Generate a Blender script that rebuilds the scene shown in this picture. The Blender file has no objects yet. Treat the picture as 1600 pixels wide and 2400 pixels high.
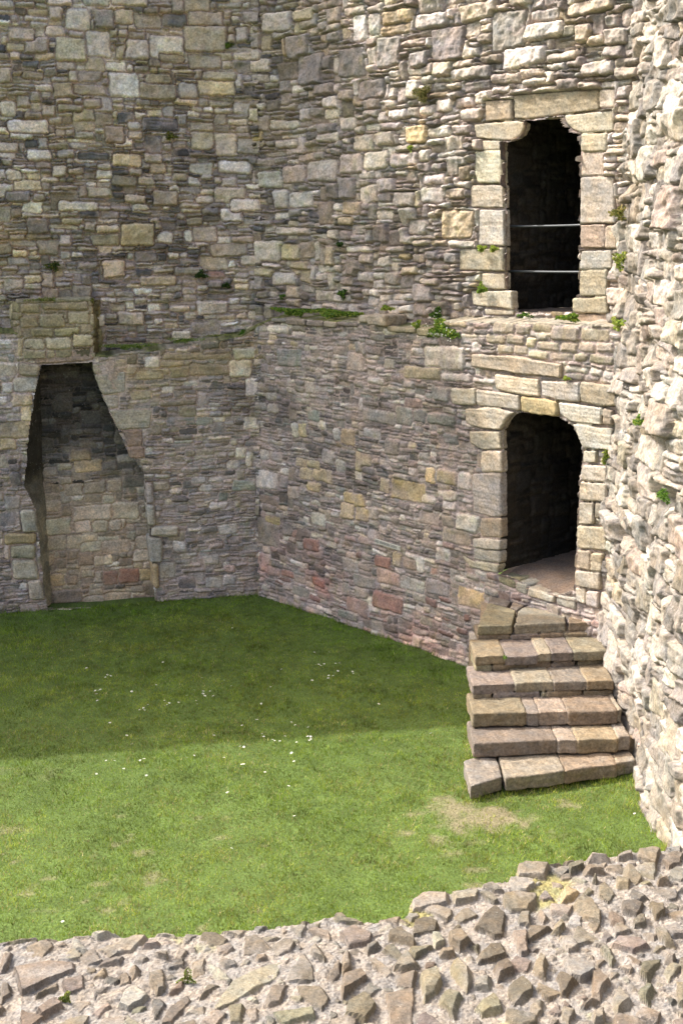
import bpy, bmesh, math, random
import numpy as np
from mathutils import Vector
random.seed(7)
SC = bpy.context.scene
COL = SC.collection
R = math.radians

# ------------------------------------------------------------------ camera
EYE = 5.5                      # camera height above the lawn
FPX = 2800.0                   # focal length in photo pixels (photo 1600 x 2400)
PITCH = math.atan(625.0 / FPX)
cam = bpy.data.cameras.new('camera')
cam.sensor_fit = 'VERTICAL'
cam.sensor_height = 36.0
cam.lens = FPX / 2400.0 * 36.0
cam.clip_start = 0.05
cam.clip_end = 1000
camo = bpy.data.objects.new('camera', cam)
COL.objects.link(camo)
camo.location = (0, 0, EYE)
camo.rotation_euler = (math.pi / 2 - PITCH, 0, 0)
SC.camera = camo

# ------------------------------------------------------------------ light
SUN_AZ = Vector((-0.945, 0.327))     # horizontal direction towards the sun
SUN_EL = R(47)
w = bpy.data.worlds.new('World')
SC.world = w
w.use_nodes = True
nt = w.node_tree
sky = nt.nodes.new('ShaderNodeTexSky')
sky.sky_type = 'NISHITA'
sky.sun_disc = False
sky.sun_elevation = SUN_EL
sky.sun_rotation = math.atan2(SUN_AZ.x, SUN_AZ.y)
sky.air_density = 1.0
sky.dust_density = 7.0
sky.ozone_density = 0.0
nt.nodes['Background'].inputs[1].default_value = 0.15
nt.links.new(sky.outputs[0], nt.nodes['Background'].inputs[0])
sl = bpy.data.lights.new('sun', 'SUN')
sl.energy = 2.05
sl.angle = R(0.55)
sl.color = (1.0, 0.965, 0.92)
so = bpy.data.objects.new('sun', sl)
COL.objects.link(so)
sd = Vector((SUN_AZ.x * math.cos(SUN_EL), SUN_AZ.y * math.cos(SUN_EL), math.sin(SUN_EL)))
so.rotation_euler = sd.to_track_quat('Z', 'Y').to_euler()
so.location = (-12, 25, 25)
SC.view_settings.view_transform = 'Standard'
SC.view_settings.look = 'None'
SC.view_settings.gamma = 1
SC.view_settings.exposure = 1.62
SC.cycles.max_bounces = 6
SC.cycles.diffuse_bounces = 5

# ------------------------------------------------------------------ numpy tools
CP, SP = math.cos(PITCH), math.sin(PITCH)

def ray(x, y):
    a = (x - 800) / FPX
    b = -(y - 1200) / FPX
    return np.array([a, CP + b * SP, -SP + b * CP])

def on_z(x, y, z):
    r = ray(x, y)
    return np.array([0, 0, EYE]) + r * ((z - EYE) / r[2])

CORN = np.array([-1.29993401, 18.60949825])
DL = np.array([0.96415304, 0.26534677])
DR = np.array([0.66744112, -0.74466258])

def nrm_back(d):
    return np.array([-d[1], d[0]])          # points away from the room

def uv(x, y, d, back=0.0):
    """photo pixel -> (u along wall, z) on the wall plane set back by `back`"""
    nb = nrm_back(d)
    P = CORN + nb * back
    r = ray(x, y)
    t = nb.dot(P) / nb.dot(r[:2])
    q = np.array([0, 0, EYE]) + r * t
    return float((q[:2] - P).dot(d)), float(q[2])

def _h(ix, iy, seed):
    h = (ix.astype(np.int64) * 374761393 + iy.astype(np.int64) * 668265263 + int(seed) * 974634777) & 0xffffffff
    h = ((h ^ (h >> 13)) * 1274126177) & 0xffffffff
    return ((h ^ (h >> 16)) & 0xffff) / 65535.0

def vn(x, y, seed=0):
    xi = np.floor(x); yi = np.floor(y)
    fx = x - xi; fy = y - yi
    fx = fx * fx * (3 - 2 * fx); fy = fy * fy * (3 - 2 * fy)
    a = _h(xi, yi, seed); b = _h(xi + 1, yi, seed)
    c = _h(xi, yi + 1, seed); d = _h(xi + 1, yi + 1, seed)
    return (a + (b - a) * fx + (c - a) * fy + (a - b - c + d) * fx * fy) * 2 - 1

def fbm(x, y, seed=0, n=4, g=0.5):
    s = 0; a = 1; t = 0
    for k in range(n):
        s = s + a * vn(x * 2 ** k, y * 2 ** k, seed + k * 17)
        t += a; a *= g
    return s / t

def vn3(p, sc, seed):
    x, y, z = p[:, 0] * sc, p[:, 1] * sc, p[:, 2] * sc
    return (vn(x + z * 0.37, y - z * 0.61, seed) + vn(y + x * 0.31, z + x * .53, seed + 5) + vn(z - y * .43, x + y * .29, seed + 9)) / 1.8

PAL = {  # linear base colours
    'c': (.45, .415, .345), 'w': (.42, .405, .365), 't': (.35, .31, .245), 'y': (.41, .34, .21),
    'Y': (.46, .365, .185), 'd': (.085, .09, .10), 'g': (.225, .215, .20), 'n': (.215, .235, .205),
    'r': (.25, .145, .115), 'p': (.34, .26, .22), 'o': (.26, .235, .165), 'b': (.25, .205, .15),
    's': (.155, .15, .145), 'm': (.345, .295, .27), 'k': (.05, .05, .05), 'a': (.30, .26, .215), 'v': (.225, .195, .175)}

def new_obj(name, verts, faces, mat, parent=None, col=None, smooth=True, alpha=None):
    me = bpy.data.meshes.new(name)
    verts = np.asarray(verts, dtype=np.float32)
    faces = np.asarray(faces, dtype=np.int32)
    k = faces.shape[1]
    me.vertices.add(len(verts)); me.vertices.foreach_set('co', verts.ravel())
    me.loops.add(faces.size); me.loops.foreach_set('vertex_index', faces.ravel())
    me.polygons.add(len(faces))
    me.polygons.foreach_set('loop_start', np.arange(0, faces.size, k, dtype=np.int32))
    me.update(calc_edges=True)
    me.polygons.foreach_set('use_smooth', np.full(len(faces), smooth))
    if col is not None:
        at = me.color_attributes.new('Col', 'FLOAT_COLOR', 'POINT')
        c4 = np.ones((len(verts), 4), dtype=np.float32)
        c4[:, :3] = col
        if alpha is not None: c4[:, 3] = alpha
        at.data.foreach_set('color', c4.ravel())
    me.validate()
    if isinstance(mat, (list, tuple)):
        for m_ in mat: me.materials.append(m_)
    else:
        me.materials.append(mat)
    o = bpy.data.objects.new(name, me)
    COL.objects.link(o)
    if parent: o.parent = parent
    return o

def tag(o, label=None, cat=None, group=None, kind=None):
    if label: o['label'] = label
    if cat: o['category'] = cat
    if cat and not kind: o['kind'] = 'thing'
    if group: o['group'] = group
    if kind: o['kind'] = kind
    return o

def thing(name, label, cat, group=None):
    o = bpy.data.objects.new(name, None)
    COL.objects.link(o)
    return tag(o, label, cat, group)

# ------------------------------------------------------------------ materials
def node_mat(name, rough=.92):
    m = bpy.data.materials.new(name); m.use_nodes = True
    n = m.node_tree
    b = n.nodes['Principled BSDF']
    b.inputs['Roughness'].default_value = rough
    b.inputs['Specular IOR Level'].default_value = .25
    return m, n, b

def stone_material(name, scale=1.0, bump=.35, lichen=.55):
    m, n, b = node_mat(name)
    N = n.nodes.new; L = n.links.new
    at = N('ShaderNodeAttribute'); at.attribute_name = 'Col'
    tc = N('ShaderNodeNewGeometry')
    def noise(s, d=6, r=.6):
        x = N('ShaderNodeTexNoise'); x.inputs['Scale'].default_value = s * scale
        x.inputs['Detail'].default_value = d; x.inputs['Roughness'].default_value = r
        L(tc.outputs['Position'], x.inputs['Vector']); return x
    def ramp(src, a, b_, c0=0, c1=1):
        r = N('ShaderNodeMapRange'); r.inputs['From Min'].default_value = a; r.inputs['From Max'].default_value = b_
        r.inputs['To Min'].default_value = c0; r.inputs['To Max'].default_value = c1
        L(src, r.inputs['Value']); return r.outputs[0]
    n1 = noise(38, 8, .7); n2 = noise(6, 5, .6); n3 = noise(95, 3, .6); n4 = noise(17, 4, .6)
    mul = N('ShaderNodeMix'); mul.data_type = 'RGBA'; mul.blend_type = 'MULTIPLY'; mul.inputs[0].default_value = 1
    L(at.outputs['Color'], mul.inputs[6])
    v1 = ramp(n1.outputs['Fac'], .28, .72, .5, 1.5)
    L(v1, mul.inputs[7])
    # warm / cool drift inside the stones
    mx = N('ShaderNodeMix'); mx.data_type = 'RGBA'; mx.blend_type = 'MULTIPLY'; mx.inputs[0].default_value = 1
    cr = N('ShaderNodeValToRGB'); cr.color_ramp.elements[0].position = .32; cr.color_ramp.elements[1].position = .68
    cr.color_ramp.elements[0].color = (.88, .92, .96, 1); cr.color_ramp.elements[1].color = (1.12, 1.03, .9, 1)
    L(n2.outputs['Fac'], cr.inputs[0]); L(mul.outputs[2], mx.inputs[6]); L(cr.outputs[0], mx.inputs[7])
    # pale lichen flecks
    li = N('ShaderNodeMix'); li.data_type = 'RGBA'
    vo = N('ShaderNodeMath'); vo.operation = 'MULTIPLY'
    L(ramp(n4.outputs['Fac'], .60, .68), vo.inputs[0]); L(ramp(n3.outputs['Fac'], .52, .62, 0, lichen), vo.inputs[1])
    L(vo.outputs[0], li.inputs[0]); L(mx.outputs[2], li.inputs[6]); li.inputs[7].default_value = (.52, .51, .46, 1)
    L(li.outputs[2], b.inputs['Base Color'])
    ad = N('ShaderNodeMath'); ad.operation = 'ADD'; L(n1.outputs['Fac'], ad.inputs[0]); L(n3.outputs['Fac'], ad.inputs[1])
    bp = N('ShaderNodeBump'); bp.inputs['Strength'].default_value = bump; bp.inputs['Distance'].default_value = .02 / scale
    L(ad.outputs[0], bp.inputs['Height']); L(bp.outputs[0], b.inputs['Normal'])
    return m

M_WALL = stone_material('rubble_masonry')
M_DRESS = stone_material('dressed_stone', 1.0, .3, .3)
M_STEP = stone_material('step_stone', 1.0, .3, .35)
M_FORE = stone_material('rubble_core', 3.0, .4, .45)
M_DARK = stone_material('passage_masonry', 1.0, .4, .1)

def leaf_material(name, rough=.6):
    m, n, b = node_mat(name, rough)
    at = n.nodes.new('ShaderNodeAttribute'); at.attribute_name = 'Col'
    n.links.new(at.outputs['Color'], b.inputs['Base Color'])
    tr = n.nodes.new('ShaderNodeBsdfTranslucent'); n.links.new(at.outputs['Color'], tr.inputs[0])
    ms = n.nodes.new('ShaderNodeMixShader'); ms.inputs[0].default_value = .3
    out = n.nodes['Material Output']
    n.links.new(b.outputs[0], ms.inputs[1]); n.links.new(tr.outputs[0], ms.inputs[2]); n.links.new(ms.outputs[0], out.inputs[0])
    return m
M_LEAF = leaf_material('leaves')
M_GRASS = leaf_material('grass_blades', .7)

# ------------------------------------------------------------------ masonry layout
class Masonry:
    """a raster of laid stones over (u, v) in metres: relief height and colour per cell"""
    def __init__(s, u0, u1, v0, v1, du, seed, warp=.035):
        s.rng = np.random.default_rng(seed); s.seed = seed
        s.nu = int(round((u1 - u0) / du)) + 1; s.nv = int(round((v1 - v0) / du)) + 1
        s.u0, s.u1, s.v0, s.v1, s.du = u0, u1, v0, v1, du
        s.U, s.V = np.meshgrid(np.linspace(u0, u1, s.nu), np.linspace(v0, v1, s.nv))
        f = fbm(s.U * 13, s.V * 13, seed, 3) * .021
        g = fbm(s.U * 13, s.V * 13, seed + 50, 3) * .015
        f += vn(s.U * 42, s.V * 42, seed + 7) * .006; g += vn(s.U * 42, s.V * 42, seed + 8) * .005
        s.Us, s.Vs = s.U + f, s.V + g
        s.Uw = s.Us + fbm(s.U * 1.1, s.V * 1.1, seed + 3, 2) * warp * .8
        s.Vw = s.Vs + fbm(s.U * .9, s.V * 1.6, seed + 4, 3) * warp * 1.5
        s.D = np.full(s.U.shape, -1.0); s.ID = np.full(s.U.shape, -1, dtype=np.int32)
        s.LX = np.zeros(s.U.shape); s.LY = np.zeros(s.U.shape)
        s.st = []
    def _stone(s, x0, x1, y0, y1, props, hand=False, slopes=.16):
        r = s.rng
        pad = .09
        i0 = max(0, int((x0 - pad - s.u0) / s.du)); i1 = min(s.nu, int((x1 + pad - s.u0) / s.du) + 2)
        j0 = max(0, int((y0 - pad - s.v0) / s.du)); j1 = min(s.nv, int((y1 + pad - s.v0) / s.du) + 2)
        if i0 >= i1 or j0 >= j1: return
        sl = (slice(j0, j1), slice(i0, i1))
        X = (s.Us if hand else s.Uw)[sl]; Y = (s.Vs if hand else s.Vw)[sl]
        cx, cy = (x0 + x1) / 2, (y0 + y1) / 2
        hx, hy = (x1 - x0) / 2, (y1 - y0) / 2
        lx, ly = X - cx, Y - cy
        k = r.uniform(-slopes, slopes, 4)
        e1 = hx - lx + k[0] * ly; e2 = hx + lx + k[1] * ly
        e3 = hy - ly + k[2] * .5 * lx; e4 = hy + ly + k[3] * .5 * lx
        rr = min(props['rc'], hx * .9, hy * .9)
        ex = np.minimum(e1, e2); ey = np.minimum(e3, e4)
        qx = np.maximum(rr - ex, 0); qy = np.maximum(rr - ey, 0)
        d = np.where((qx > 0) & (qy > 0), rr - np.hypot(qx, qy), np.minimum(ex, ey))
        idn = len(s.st); s.st.append(props)
        D = s.D[sl]; ID = s.ID[sl]; LX = s.LX[sl]; LY = s.LY[sl]
        if hand:
            near = (d <= 0) & (d > -.03)
            D[near] = np.minimum(D[near], -d[near] - .012)
            m = d > -.001
        else:
            m = d > D
        D[m] = d[m]; ID[m] = idn; LX[m] = lx[m]; LY[m] = ly[m]
    def props(s, kind, colkey=None, pal=None):
        r = s.rng
        if kind == 0: p = dict(rc=.02, r=.022, P=r.uniform(.008, .05), strata=.007, rough=.004, tilt=.12)
        elif kind == 1: p = dict(rc=.03, r=.03, P=r.uniform(.01, .055), strata=.003, rough=.006, tilt=.10)
        else: p = dict(rc=.03, r=.028, P=r.uniform(.015, .055), strata=.001, rough=.007, tilt=.07)
        p['tx'], p['ty'] = r.normal(0, p['tilt']), r.normal(0, p['tilt'] * 1.2)
        key = colkey or r.choice(list(pal[kind][0]), p=np.array(pal[kind][1]) / sum(pal[kind][1]))
        c = np.array(PAL[key]) * (r.uniform(.80, 1.30) if colkey else r.uniform(.52, 1.42))
        c = c * (1 + r.normal(0, .025, 3))
        lum = c.mean(); f_ = .22 if colkey else .38
        c = c * (1 - f_) + lum * np.array([1.07, 1.0, .90]) * f_
        p['c'] = c; p['off'] = r.uniform(0, 100)
        return p
    def pack(s, zone):
        """skyline packing of rubble: zone(u, v) -> (kind weights, palette, size factor)"""
        dc = .02
        n = int((s.u1 - s.u0 + .6) / dc); sky = s.rng.uniform(0, .06, n // 8 + 1).repeat(8)[:n] + s.v0 - .1
        r = s.rng
        guard = 0
        while guard < 60000:
            guard += 1
            i = int(np.argmin(sky)); y = sky[i]
            if y > s.v1 + .05: break
            a = i
            while a > 0 and abs(sky[a - 1] - y) < .012: a -= 1
            b = i
            while b < n - 1 and abs(sky[b + 1] - y) < .012: b += 1
            b += 1
            seg = (b - a) * dc
            uc = s.u0 - .3 + a * dc
            kw, pal, fz = zone(uc + .1, y)
            k = int(r.choice(3, p=kw))
            if k == 0: hgt, wd = r.uniform(.035, .068), r.uniform(.13, .42)
            elif k == 1: hgt, wd = r.uniform(.07, .125), r.uniform(.10, .33)
            else: hgt, wd = r.uniform(.13, .24), r.uniform(.17, .42)
            hgt *= fz; wd *= fz
            la = sky[a - 1] if a > 0 else 9e9
            lb = sky[b] if b < n else 9e9
            if seg < .11 * fz:
                hgt = min(min(la, lb) - y, r.uniform(.05, .13) * fz); hgt = max(hgt, .03); wd = seg
            if wd > seg - .07 * fz: wd = seg if seg < wd * 1.35 else seg * r.uniform(.4, .6)
            for q in (la, lb):
                if abs(y + hgt - q) < .024: hgt = q - y
            nc = max(1, int(round(wd / dc)))
            if r.random() < .5 or nc >= b - a: c0 = a
            else: c0 = b - nc
            c1 = min(c0 + nc, b)
            x0 = s.u0 - .3 + c0 * dc; x1 = s.u0 - .3 + c1 * dc
            g = r.uniform(.003, .009)
            s._stone(x0 + g, x1 - g, y + g * .8, y + hgt - g * .8, s.props(k, None, pal))
            sky[c0:c1] = y + hgt
    def hand(s, x0, x1, y0, y1, key):
        ar = (x1 - x0) / max(.01, y1 - y0)
        kind = 2 if (y1 - y0) > .13 else 1
        if key in 'dsn' and ar > 2: kind = 0
        p = s.props(kind, key); p['P'] = s.rng.uniform(.02, .05) if key not in 'ds' else s.rng.uniform(.01, .03)
        p['tx'] *= .5; p['ty'] *= .5
        if key in 'cw' : p['rc'] = .045; p['r'] = .04
        s._stone(x0, x1, y0, y1, p, True, .10)
    def void(s, poly):
        from_poly = poly_sd(s.U, s.V, np.array(poly))
        m = from_poly > -.008
        s.D[m] = -.05
        near = (from_poly <= -.008) & (from_poly > -.03)
        s.D[near] = np.minimum(s.D[near], -from_poly[near] - .012)
    def finish(s, relief=1.0, mortar=0.0, mcol=PAL['m'], colmul=None, rough=1.0, smk=1.0):
        P = np.array([[p['P'], p['r'], p['strata'], p['rough'], p['tx'], p['ty'], p['off']] for p in s.st])
        C = np.array([p['c'] for p in s.st])
        ID = np.clip(s.ID, 0, None); st = P[ID]
        t = np.clip(s.D / st[..., 1], 0, 1)
        prof = np.sqrt(np.clip(1 - (1 - t) ** 2, 0, 1)) ** .8
        off = st[..., 6]
        n1 = fbm(s.U * 9 + off, s.V * 9 + off * 1.7, s.seed + 20, 4)
        strat = vn(s.U * 5 + off, s.V * 70, s.seed + 30) + .6 * vn(s.U * 9 + off, s.V * 120, s.seed + 31)
        h = st[..., 0] * prof + (st[..., 4] * s.LX * .6 + st[..., 5] * s.LY) * t + rough * (n1 * st[..., 3] * 2.2 + strat * st[..., 2]) * t
        mort = mortar + fbm(s.U * 11, s.V * 11, s.seed + 40, 4) * .011 - .004 + np.minimum(0, fbm(s.U * 3, s.V * 5, s.seed + 41, 3) + .1) * .03
        mort -= np.clip(-s.D, 0, .03) * .25
        ston = s.D > 0
        H = np.where(ston, np.maximum(h * relief, mort * .6 + h * .2), mort)
        col = C[ID]
        # per stone mottling, banding of the bedded stones
        mot = 1 + .30 * n1 + .15 * vn(s.U * 40, s.V * 40, s.seed + 60) + .22 * fbm(s.U * 3.3, s.V * 3.3, s.seed + 64, 3)
        band = 1 + .16 * strat * (st[..., 2] > .002)
        col = col * (mot * band)[..., None]
        mc = np.array(mcol) * (1 + .18 * fbm(s.U * 6, s.V * 6, s.seed + 61, 4) + .15 * vn(s.U * 50, s.V * 50, s.seed + 62))[..., None]
        smear = np.clip((fbm(s.U * 4, s.V * 6, s.seed + 63, 4) - .04) * 2.6, 0, .75) * (1 - .45 * t) * smk
        k = np.where(ston, smear, 1.0)[..., None]
        out = col * (1 - k) + mc * k
        if colmul is not None: out = out * colmul
        s.H, s.C = H, np.clip(out, .01, .8)
        return s

def poly_sd(X, Y, P):
    """signed distance to a polygon, positive inside"""
    d = np.full(X.shape, 1e9); ins = np.zeros(X.shape, bool)
    n = len(P)
    for i in range(n):
        a = P[i]; b = P[(i + 1) % n]
        ex, ey = b[0] - a[0], b[1] - a[1]
        t = np.clip(((X - a[0]) * ex + (Y - a[1]) * ey) / (ex * ex + ey * ey + 1e-12), 0, 1)
        d = np.minimum(d, np.hypot(X - a[0] - t * ex, Y - a[1] - t * ey))
        c = (a[1] > Y) != (b[1] > Y)
        with np.errstate(divide='ignore', invalid='ignore'):
            xi = (b[0] - a[0]) * (Y - a[1]) / (b[1] - a[1] + 1e-12) + a[0]
        ins ^= c & (X < xi)
    return np.where(ins, d, -d)

def grid_faces(nu, nv, keep=None):
    i = np.arange(nu - 1); j = np.arange(nv - 1)
    I, J = np.meshgrid(i, j)
    a = J * nu + I
    f = np.stack([a, a + 1, a + nu + 1, a + nu], -1)
    return (f[keep] if keep is not None else f.reshape(-1, 4))

def compact(verts, faces, *attrs):
    used = np.zeros(len(verts), bool); used[faces.ravel()] = True
    idx = np.cumsum(used) - 1
    return (verts[used], idx[faces]) + tuple(a[used] for a in attrs)

def patch(name, ms, origin, eu, ev, parent, mat, flip=False, taper=None):
    """a flat masonry face: origin + u*eu + v*ev, relief along eu x ev"""
    eu = np.array(eu, float); ev = np.array(ev, float); n = np.cross(eu, ev); n /= np.linalg.norm(n)
    if flip: n = -n
    P = np.array(origin) + ms.U[..., None] * eu + ms.V[..., None] * ev + ms.H[..., None] * n
    f = grid_faces(ms.nu, ms.nv)
    if flip: f = f[:, ::-1]
    return new_obj(name, P.reshape(-1, 3), f, mat, parent, ms.C.reshape(-1, 3))

def strip(name, ms, path, parent, mat, batter=0.0, zoff=0.0):
    """masonry relief over a plan path (list of xy); room side is to the right of the walking direction"""
    p = np.array(path, float); seg = np.diff(p, axis=0); L = np.hypot(seg[:, 0], seg[:, 1]); cum = np.r_[0, np.cumsum(L)]
    u = np.clip(ms.U[0] - ms.u0, 0, cum[-1] - 1e-6)
    x = np.interp(u, cum, p[:, 0]); y = np.interp(u, cum, p[:, 1])
    e = .03
    tx = np.interp(u + e, cum, p[:, 0]) - np.interp(u - e, cum, p[:, 0]); ty = np.interp(u + e, cum, p[:, 1]) - np.interp(u - e, cum, p[:, 1])
    l = np.hypot(tx, ty) + 1e-9
    nx, ny = ty / l, -tx / l
    P = np.stack([x + (ms.H + batter * (ms.v1 - ms.V)) * nx, y + (ms.H + batter * (ms.v1 - ms.V)) * ny, ms.V + zoff], -1)
    return new_obj(name, P.reshape(-1, 3), grid_faces(ms.nu, ms.nv), mat, parent, ms.C.reshape(-1, 3))

# ---------------------------------------------------------------- dressed blocks
def blocks(name, prisms, mat, parent, voxel=.012, amp=.006, seed=1, bevel=.014, gap=.007, tint=(1, 1, 1)):
    """prisms: dict(o, ex, ey, ez, poly, z0, z1, c) -> one mesh of rough rounded blocks"""
    bm = bmesh.new()
    for pr in prisms:
        P = np.array(pr['poly'], float); cen = P.mean(0)
        A = 0.5 * np.sum(P[:, 0] * np.roll(P[:, 1], -1) - np.roll(P[:, 0], -1) * P[:, 1])
        if A < 0: P = P[::-1]
        nP = len(P); Q = []
        for i in range(nP):                       # inset by the joint
            a, b, c = P[i - 1], P[i], P[(i + 1) % nP]
            d1 = b - a; d1 = d1 / (np.linalg.norm(d1) + 1e-9); d2 = c - b; d2 = d2 / (np.linalg.norm(d2) + 1e-9)
            n1 = np.array([-d1[1], d1[0]]); n2 = np.array([-d2[1], d2[0]]); nn = n1 + n2
            Q.append(b + nn / max(.5, nn.dot(nn)) * 2 * gap * .5)
        pr['Q'] = np.array(Q)
        sub = bmesh.new()
        lo = [sub.verts.new(tuple(np.array(pr['o']) + q[0] * pr['ex'] + q[1] * pr['ey'] + pr['z0'] * pr['ez'])) for q in Q]
        hi = [sub.verts.new(tuple(np.array(pr['o']) + q[0] * pr['ex'] + q[1] * pr['ey'] + pr['z1'] * pr['ez'])) for q in Q]
        sub.faces.new(hi); sub.faces.new(lo[::-1])
        for i in range(nP): sub.faces.new([lo[i], lo[(i + 1) % nP], hi[(i + 1) % nP], hi[i]])
        bmesh.ops.recalc_face_normals(sub, faces=sub.faces)
        if bevel > 0:
            bmesh.ops.bevel(sub, geom=list(sub.edges), offset=pr.get('bevel', bevel), segments=2, affect='EDGES', clamp_overlap=True)
        tmp = bpy.data.meshes.new('t'); sub.to_mesh(tmp); sub.free(); bm.from_mesh(tmp); bpy.data.meshes.remove(tmp)
    me = bpy.data.meshes.new(name); bm.to_mesh(me); bm.free()
    o = bpy.data.objects.new(name, me); COL.objects.link(o)
    md = o.modifiers.new('r', 'REMESH'); md.mode = 'VOXEL'; md.voxel_size = voxel; md.use_smooth_shade = True
    dg = bpy.context.evaluated_depsgraph_get()
    m2 = bpy.data.meshes.new_from_object(o.evaluated_get(dg))
    bpy.data.objects.remove(o); bpy.data.meshes.remove(me)
    n = len(m2.vertices)
    co = np.empty(n * 3, np.float32); m2.vertices.foreach_get('co', co); co = co.reshape(-1, 3)
    no = np.empty(n * 3, np.float32); m2.vertices.foreach_get('normal', no); no = no.reshape(-1, 3)
    best = np.full(n, -1e9); idx = np.zeros(n, int)
    for k, pr in enumerate(prisms):
        q = co - np.array(pr['o'])
        X = q @ pr['ex']; Y = q @ pr['ey']; Z = q @ pr['ez']
        lo = pr['Q'].min(0) - .05; hi = pr['Q'].max(0) + .05
        m = np.where((X > lo[0]) & (X < hi[0]) & (Y > lo[1]) & (Y < hi[1]) & (Z > pr['z0'] - .05) & (Z < pr['z1'] + .05))[0]
        if not len(m): continue
        d = np.minimum(poly_sd(X[m], Y[m], pr['Q']), np.minimum(pr['z1'] - Z[m], Z[m] - pr['z0']))
        up = d > best[m]; best[m[up]] = d[up]; idx[m[up]] = k
    rng = np.random.default_rng(seed)
    cc = np.array([np.array(PAL[pr['c']]) * np.array(tint) * rng.uniform(.88, 1.14) * (1 + rng.normal(0, .02, 3)) for pr in prisms])
    ofs = rng.uniform(0, 50, (len(prisms), 3))[idx]
    q = co + ofs
    disp = amp * (1.3 * vn3(q, 6, seed) + .8 * vn3(q, 17, seed + 1) + .45 * vn3(q, 48, seed + 2))
    bed = vn(co[:, 2] * 40 + ofs[:, 0], co[:, 0] * 2 + co[:, 1] * 2, seed + 6)
    disp += amp * .35 * bed
    # broken arrises
    disp -= amp * 2.0 * np.clip(vn3(q, 9, seed + 30) - .35, 0, 1)
    co = co + no * disp[:, None].astype(np.float32)
    m2.vertices.foreach_set('co', co.ravel().astype(np.float32))
    col = cc[idx] * (1 + .14 * vn3(q, 12, seed + 3) + .10 * vn3(q, 40, seed + 4) + .06 * bed)[:, None]
    at = m2.color_attributes.new('Col', 'FLOAT_COLOR', 'POINT')
    c4 = np.ones((n, 4), np.float32); c4[:, :3] = np.clip(col, .01, .8); at.data.foreach_set('color', c4.ravel())
    m2.materials.clear(); m2.materials.append(mat); m2.update()
    m2.name = name
    ob = bpy.data.objects.new(name, m2); COL.objects.link(ob)
    if parent: ob.parent = parent
    return ob

def wall_frame(d, back):
    nb = nrm_back(d); o = CORN + nb * back
    return dict(o=np.array([o[0], o[1], 0.0]), ex=np.array([d[0], d[1], 0.0]), ey=np.array([0, 0, 1.0]), ez=np.array([-nb[0], -nb[1], 0.0]))

def px_poly(pts, d, back):
    return [uv(x, y, d, back) for x, y in pts]

# ------------------------------------------------------------------ traced stones (photo crops A..D)
def zc(pts, ox, oy, f=.5102):
    return [(ox + x * f, oy + y * f) for x, y in pts]
A_ = """300,40,415,145,w 430,45,525,135,g 525,45,615,115,o 615,70,740,135,o 745,65,860,128,d 862,55,1005,125,t 845,120,1022,240,t
685,165,845,275,w 575,182,685,278,w 390,145,510,265,w 255,175,400,285,o 500,335,640,450,w 640,385,810,460,o 818,380,905,455,w
905,370,1055,440,y 510,-20,680,30,t 380,-20,500,32,w 30,200,120,238,y 35,550,225,615,w 125,685,238,740,w 535,515,620,570,d 650,540,820,605,d
870,562,972,606,t 875,606,972,688,t 975,615,1065,722,t 1062,640,1165,715,g 515,705,650,765,y 660,705,745,750,t 985,740,1125,800,w
1125,715,1210,790,w 1290,550,1390,598,c 1460,612,1568,655,c 1212,605,1268,658,Y 1310,640,1385,682,c 1420,735,1560,835,w
1330,760,1415,840,t 1255,785,1330,865,w 1180,785,1250,870,c 970,860,1100,930,t 1035,915,1165,975,c 1165,905,1240,965,w
1300,870,1350,960,w 1350,880,1450,955,w 1470,925,1540,1032,b 265,925,455,970,w 700,875,815,945,t 555,1025,710,1130,y
440,1035,550,1070,t 420,1075,550,1128,o 885,1040,985,1112,t 720,1065,795,1120,w 845,1055,885,1112,w 955,1120,1110,1180,b
1240,1105,1330,1200,c 1330,1120,1395,1195,y 1310,1045,1440,1082,c 470,1195,575,1275,y 640,1265,810,1312,y 1080,1170,1175,1220,t
1360,1200,1425,1240,y 1235,1230,1305,1270,y 945,1245,1015,1280,r 150,890,210,925,t 28,880,140,930,g 0,465,78,535,w
1100,340,1205,455,v 980,325,1060,375,o 1265,55,1360,150,w 1365,40,1450,95,t 1345,160,1430,270,g 1385,250,1495,390,g
1205,345,1290,390,t 1170,235,1265,290,w 360,700,500,735,d 480,580,570,660,b 670,620,745,705,s 585,560,645,602,w 585,602,655,640,t
115,640,175,680,d 440,780,520,822,w 30,780,100,830,t 265,480,380,515,o 380,455,465,500,o 335,390,490,440,o 100,330,200,365,o
1500,500,1568,550,c 1150,1080,1230,1115,w 1085,60,1165,120,g 1110,360,1200,400,v 210,120,300,170,t 40,130,160,190,t
1055,130,1110,200,g 730,250,850,290,o 865,255,1000,320,o 920,330,1060,372,o 670,340,790,385,o 1300,1250,1380,1310,w
800,1225,930,1262,v 620,1150,720,1205,g 900,900,970,935,w"""
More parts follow.
